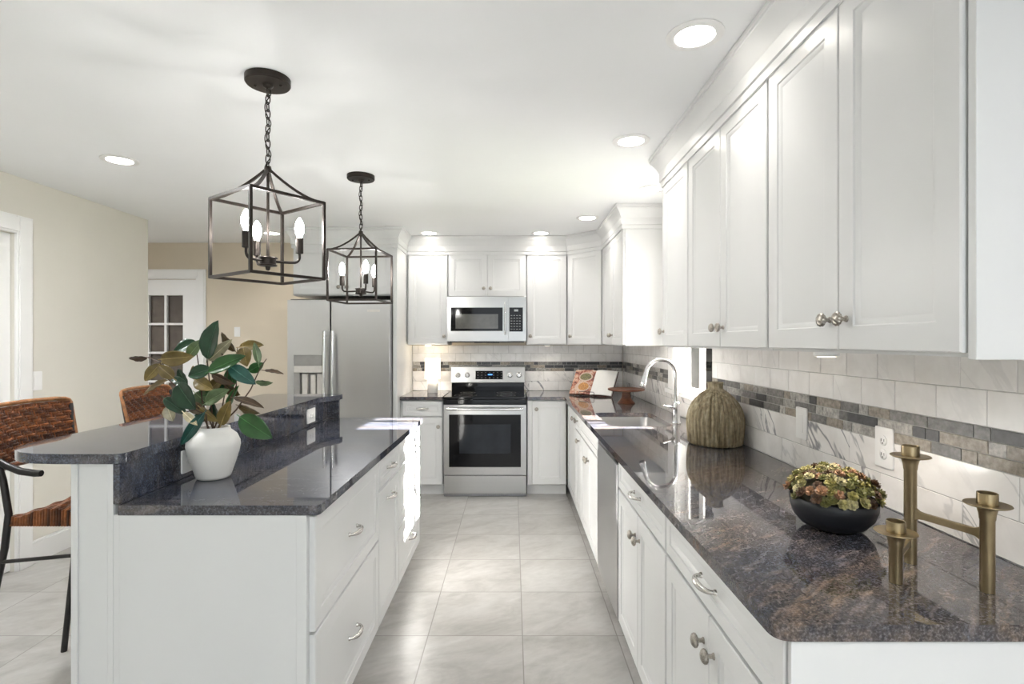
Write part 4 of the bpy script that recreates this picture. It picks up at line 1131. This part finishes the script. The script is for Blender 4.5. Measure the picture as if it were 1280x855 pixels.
def leaf(base, tip, wid, col, dy, tilt, rnd):
    b, t = PW(*base, dy), PW(*tip, dy - 0.02 + rnd.uniform(-.02, .02))
    ax = t - b; L_ = ax.length; ax.normalize()
    view = Vector((0, -1, 0.12)); side = ax.cross(view).normalized()
    nrm = side.cross(ax).normalized()
    side = (side * cos(tilt) + nrm * sin(tilt) * rnd.choice((-1, 1))).normalized(); nrm = side.cross(ax).normalized()
    W = wid * SC / 2 / max(cos(tilt), .45) * 1.0
    mb = MB(); NU, NV = 12, 4; vs = []
    for i in range(NU + 1):
        u = i / NU
        ww = W * (sin(pi * u ** 0.92) ** 0.72) * (1 - 0.12 * u) if 0 < u < 1 else 0.0006
        for j in range(-NV, NV + 1):
            v = j / NV
            p = b + ax * (L_ * u) + side * (ww * v) + nrm * (0.38 * ww * abs(v) ** 1.3 - 0.13 * L_ * u * u + 0.03 * L_ * u + 0.0012 * sin(u * 22) * abs(v))
            vs.append(p - org)
    fs = []
    n2 = 2 * NV + 1
    for i in range(NU):
        for j in range(2 * NV): fs.append((i * n2 + j, i * n2 + j + 1, (i + 1) * n2 + j + 1, (i + 1) * n2 + j))
    k = rnd.uniform(.85, 1.2); mb.cur = tuple(c * k for c in col)
    mb.add(vs, fs)
    # raised midrib and petiole
    mb.cur = tuple(min(1, c * 1.9 + 0.02) for c in col)
    mb.tube([b - ax * 0.012 - org] + [b + ax * (L_ * u) + nrm * (-0.13 * L_ * u * u + 0.03 * L_ * u + 0.0005) - org for u in (0, .25, .5, .75, .96)], [0.0015, 0.0015, 0.0013, 0.001, 0.0008, 0.0004], 6)
    o = mb.obj('leaf', M['leaf'], br, tint=True)
    sm = o.modifiers.new('t', 'SOLIDIFY'); sm.thickness = 0.0006
    if col in (OLI, BRO, DOL): o['label'] = 'bronze brown leaf'
    elif col in (CRE,): o['label'] = 'pale cream underside leaf'
lr = random.Random(21)
for a in LEAVES: leaf(*a, lr)

# ------------------------------------------------------------------ ribbed vase
rv = MB()
prof = [(0.100, 0), (0.118, 0.002), (0.125, 0.010), (0.130, 0.06), (0.1325, 0.10), (0.131, 0.13), (0.124, 0.165), (0.108, 0.20), (0.086, 0.230), (0.062, 0.252), (0.046, 0.264), (0.0375, 0.270), (0.0355, 0.280), (0.037, 0.298), (0.0395, 0.303), (0.036, 0.304), (0.031, 0.300), (0.030, 0.27), (0.05, 0.25)]
rv.lathe(prof, 192, ribs=36, ribamp=0.085, cap1=True)
o = rv.obj('ribbed_vase', M['pottery'], loc=(0.993, 2.655, CT1 + 0.0006), ang=80)
tag(o, 'large ribbed brown pottery vase on the counter beside the sink', 'vase')

# ------------------------------------------------------------------ black bowl with succulents
bx, by, bz = 0.862, 1.455, CT1 + 0.0006
mb = MB(); mb.lathe([(0.046, 0.0), (0.055, 0.002), (0.078, 0.013), (0.096, 0.034), (0.1045, 0.058), (0.1065, 0.082), (0.103, 0.0845), (0.1005, 0.082), (0.098, 0.058), (0.089, 0.036), (0.055, 0.012)], 64)
tag(mb.obj('bowl', M['black_matte'], loc=(bx, by, bz), ang=60), 'matte black bowl on the counter filled with succulents', 'bowl')
su = thing('succulents', 'dense green and russet succulents filling the black bowl', 'succulents', (bx, by, bz + 0.045))
rs = random.Random(12)
mb = MB(); mb.cur = (0.035, 0.032, 0.014)
mb.lathe([(0.03, -0.015), (0.065, 0.0), (0.086, 0.022), (0.088, 0.038), (0.078, 0.064), (0.055, 0.086), (0.02, 0.097)], 32); mb.obj('soil', M['succ'], su, tint=True)
spots = []
tries = 0
while len(spots) < 99 and tries < 20000:
    tries += 1
    th = rs.uniform(0, 2 * pi); ph = math.acos(rs.uniform(0.02, 1.0)) if tries > 1 else 0.0
    d = Vector((sin(ph) * cos(th), sin(ph) * sin(th), cos(ph)))
    p = Vector((d.x * 0.103, d.y * 0.103, 0.042 + d.z * 0.068))
    if all((p - q).length > 0.0168 for q, _ in spots): spots.append((p, d))
for p, d in spots:
    mb = MB(); n = Vector((d.x * 0.75, d.y * 0.75, d.z + 0.25)).normalized()
    n = (n + Vector((rs.uniform(-.3, .3), rs.uniform(-.3, .3), rs.uniform(-.1, .3)))).normalized()
    p = p + n * rs.uniform(-0.006, 0.009)
    e1 = n.orthogonal().normalized(); e2 = n.cross(e1)
    base = rs.choice([(0.21, 0.185, 0.05), (0.28, 0.25, 0.10), (0.17, 0.165, 0.05), (0.38, 0.34, 0.18), (0.12, 0.115, 0.035), (0.23, 0.12, 0.06), (0.10, 0.055, 0.03)])
    size = rs.uniform(0.0125, 0.017)
    for ringk, (cnt, rad, lift) in enumerate(((7, 1.0, 0.35), (6, 0.78, 0.8), (4, 0.5, 1.5))):
        for i in range(cnt):
            a = 2 * pi * (i + 0.5 * ringk) / cnt + rs.uniform(-.2, .2)
            dirv = e1 * cos(a) + e2 * sin(a); sid = n.cross(dirv)
            L_ = size * rad; Wd = L_ * 0.36 + 0.0006
            k = rs.uniform(.7, 1.35); mb.cur = tuple(c * k for c in base)
            root = p + n * (ringk * 0.0022)
            rings = []
            for (u, ww, tt) in ((0.05, 0.35, 0.6), (0.40, 0.8, 1.0), (0.70, 1.0, 1.0), (0.90, 0.72, 0.8), (1.0, 0.2, 0.4)):
                c0 = root + dirv * (L_ * u) + n * (lift * L_ * u * u * 0.7)
                nn = n * 0.0021 * tt
                rings.append([c0 - sid * (Wd * ww), c0 - nn, c0 + sid * (Wd * ww), c0 + nn])
            mb.loft(rings)
    mb.obj('rosette', M['succ'], su, tint=True, ang=70)

# ------------------------------------------------------------------ candle holder
ca = thing('candle_holder', 'three-post aged brass candle holder at the end of the counter', 'candle holder', (0.89, 1.13, CT1 + 0.0006))
cz = CT1 + 0.0006
POST = [(0.901, 1.225, 1.155), (0.797, 1.125, 1.018), (0.951, 1.083, 1.088)]
for (x, y, zp) in POST:
    lx, ly, h = x - 0.89, y - 1.13, zp - cz
    mb = MB(); mb.lathe([(0.0125, 0), (0.0125, h - 0.03), (0.0135, h - 0.028), (0.0145, h - 0.018), (0.017, h - 0.008), (0.021, h - 0.002)], 28, (lx, ly, 0)); po = mb.obj('post', M['brass'], ca)
    mb = MB(); mb.lathe([(0.021, h - 0.0015), (0.037, h - 0.0005), (0.0395, h + 0.0015), (0.0385, h + 0.003), (0.020, h + 0.002)], 40, (lx, ly, 0)); mb.obj('drip_pan', M['brass'], po)
    mb = MB(); mb.lathe([(0.0175, h + 0.0022), (0.0175, h + 0.024), (0.0165, h + 0.025), (0.0155, h + 0.024), (0.015, h + 0.006)], 28, (lx, ly, 0)); mb.obj('cup', M['brass'], po)
def cross_arm(a, b, z):
    pa, pb = Vector((POST[a][0] - 0.89, POST[a][1] - 1.13, z)), Vector((POST[b][0] - 0.89, POST[b][1] - 1.13, z))
    t = (pb - pa).normalized(); s_ = Vector((-t.y, t.x, 0)); L_ = (pb - pa).length; rings = []
    for k in range(13):
        u = 0.009 + (L_ - 0.018) * k / 12; e = min(u, L_ - u); hh = 0.0075 + 0.008 * max(0, 1 - (e - 0.009) / 0.018) ** 2
        c0 = pa + t * u
        rings.append([c0 - s_ * 0.004 - Vector((0, 0, hh)), c0 + s_ * 0.004 - Vector((0, 0, hh)), c0 + s_ * 0.004 + Vector((0, 0, hh)), c0 - s_ * 0.004 + Vector((0, 0, hh))])
    mb = MB(); mb.loft(rings); mb.obj('cross_arm', M['brass'], ca, bevel=0.001)
cross_arm(0, 2, 1.028 - cz); cross_arm(0, 1, 0.965 - cz)

# ------------------------------------------------------------------ cake stand
ck = thing('cake_stand', 'brown wooden pedestal cake stand beside the open cookbook', 'cake stand', (0.925, 4.42, CT1 + 0.0006))
mb = MB(); mb.lathe([(0.070, 0.0), (0.071, 0.004), (0.066, 0.010), (0.052, 0.024), (0.040, 0.042), (0.035, 0.062), (0.035, 0.092), (0.045, 0.0975)], 40); mb.obj('pedestal', M['wood'], ck)
mb = MB(); mb.lathe([(0.05, 0.0978), (0.120, 0.100), (0.146, 0.106), (0.150, 0.113), (0.147, 0.120), (0.140, 0.1205), (0.130, 0.116), (0.02, 0.115)], 64); mb.obj('plate', M['wood'], ck)

# ------------------------------------------------------------------ cookbook on its stand
bc = Vector((0.705, 4.985, CT1 + 0.0006)); brot = radians(-33)
LEAN = radians(36)
st = thing('book_stand', 'thin dark wire easel holding the open cookbook', 'book stand', tuple(bc), brot)
Hb, Wb = 0.265, 0.212
def lean(u, y, h):    # along width, out of page (-y is front), up the page
    return Vector((u, sin(LEAN) * h + y * cos(LEAN), cos(LEAN) * h - y * sin(LEAN)))
mb = MB()
for s in (-1, 1):
    mb.tube([lean(s * 0.075, 0.020, 0.22), lean(s * 0.075, 0.020, 0.02) , Vector((s * 0.075, 0.02, 0.004)), Vector((s * 0.075, -0.055, 0.004)), Vector((s * 0.075, -0.064, 0.012)), Vector((s * 0.075, -0.066, 0.04))], 0.0025, 8)
mb.tube([Vector((-0.075, -0.066, 0.04)), Vector((-0.07, -0.066, 0.046)), Vector((0.07, -0.066, 0.046)), Vector((0.075, -0.066, 0.04))], 0.0025, 8)
mb.tube([lean(-0.075, 0.020, 0.22), lean(0.075, 0.020, 0.22)], 0.0025, 8)
mb.obj('front_frame', M['wire'], st)
mb = MB()
for s in (-1, 1): mb.tube([lean(s * 0.07, 0.0225, 0.20), Vector((s * 0.07, 0.20, 0.003))], 0.0025, 8)
mb.tube([Vector((-0.07, 0.20, 0.003)), Vector((0.07, 0.20, 0.003))], 0.0025, 8)
mb.obj('rear_prop', M['wire'], st)
bk = thing('cookbook', 'open cookbook with food photographs on one page, propped in the corner', 'book', tuple(bc + Vector((0, 0, 0.0145))), brot)
def page_block(s, th):
    mb = MB(); rings = []
    for k in range(11):
        u = s * Wb * k / 10; bulge = -0.014 * sin(pi * min(1, (k / 10) ** 0.7))
        rings.append([lean(u, bulge + 0.0145, 0.0), lean(u, bulge, 0.0), lean(u, bulge, Hb), lean(u, bulge + 0.0145, Hb)])
    mb.loft(rings); return mb
def on_page(s, k): return -0.014 * sin(pi * min(1, (k) ** 0.7))
page_block(-1, 0).obj('photo_page', M['photo'], bk, ang=50, label='page of reddish food photographs')
page_block(1, 0).obj('text_page', M['page'], bk, ang=50, label='blank looking white page')
def blob(s, cu, ch, ru, rh, lift, mat, name, ang0=0.0):
    mb = MB(); n = 26; vs = []; 
    for q, rr_ in ((1.0, 1.0), (0.5, 0.5)):
        for i in range(n):
            a = 2 * pi * i / n; u = cu + ru * rr_ * cos(a); h = ch + rh * rr_ * sin(a)
            vs.append(lean(s * u, on_page(s, u / Wb) - lift, h))
    vs.append(lean(s * cu, on_page(s, cu / Wb) - lift, ch))
    fs = [(i, (i + 1) % n, n + (i + 1) % n, n + i) for i in range(n)] + [(n + i, n + (i + 1) % n, 2 * n) for i in range(n)]
    mb.add(vs, fs); return mb.obj(name, mat, bk)
blob(-1, 0.085, 0.185, 0.07, 0.05, 0.0006, M['photo_plate'], 'printed_plate'); blob(-1, 0.085, 0.185, 0.058, 0.038, 0.0012, M['photo_green'], 'printed_salad')
blob(-1, 0.095, 0.075, 0.075, 0.055, 0.0006, M['photo_plate'], 'printed_plate'); blob(-1, 0.08, 0.078, 0.052, 0.042, 0.0012, M['photo_orange'], 'printed_pasta')
mb = MB()
for s in (-1, 1):
    rings = []
    for k in range(7):
        u = s * (Wb + 0.006) * k / 6
        rings.append([lean(u, 0.0175, -0.004), lean(u, 0.0150, -0.004), lean(u, 0.0150, Hb + 0.004), lean(u, 0.0175, Hb + 0.004)])
    mb.loft(rings)
mb.obj('cover', plain('book_cover', (0.12, 0.05, 0.035), 0.5, 0, 0.1, 20), bk, smooth=False)

# ------------------------------------------------------------------ table lamp
la = thing('table_lamp', 'small lit table lamp with white shade and ribbed white base', 'lamp', (-0.795, 5.33, CT1 + 0.0006))
mb = MB(); mb.lathe([(0.048, 0), (0.050, 0.003), (0.050, 0.115), (0.047, 0.122), (0.030, 0.130), (0.012, 0.134), (0.010, 0.15)], 96, ribs=28, ribamp=0.05); mb.obj('base', M['ceramic'], la, ang=60)
mb = MB(); mb.lathe([(0.079, 0.137), (0.0765, 0.338), (0.0755, 0.338), (0.078, 0.137)], 48, cap0=False, cap1=False); mb.obj('lamp_shade', M['shade'], la)
mb = MB(); mb.lathe([(0.012, 0.1505), (0.024, 0.19), (0.026, 0.215), (0.012, 0.24)], 20); mb.obj('bulb', M['bulb'], la)
l = bpy.data.lights.new('bulb_glow', 'POINT'); l.energy = 1.0; l.color = (1.0, 0.80, 0.55); l.shadow_soft_size = 0.03
lo = bpy.data.objects.new('bulb_glow', l); scene.collection.objects.link(lo); lo.parent = la; lo.location = (0, 0, 0.29)
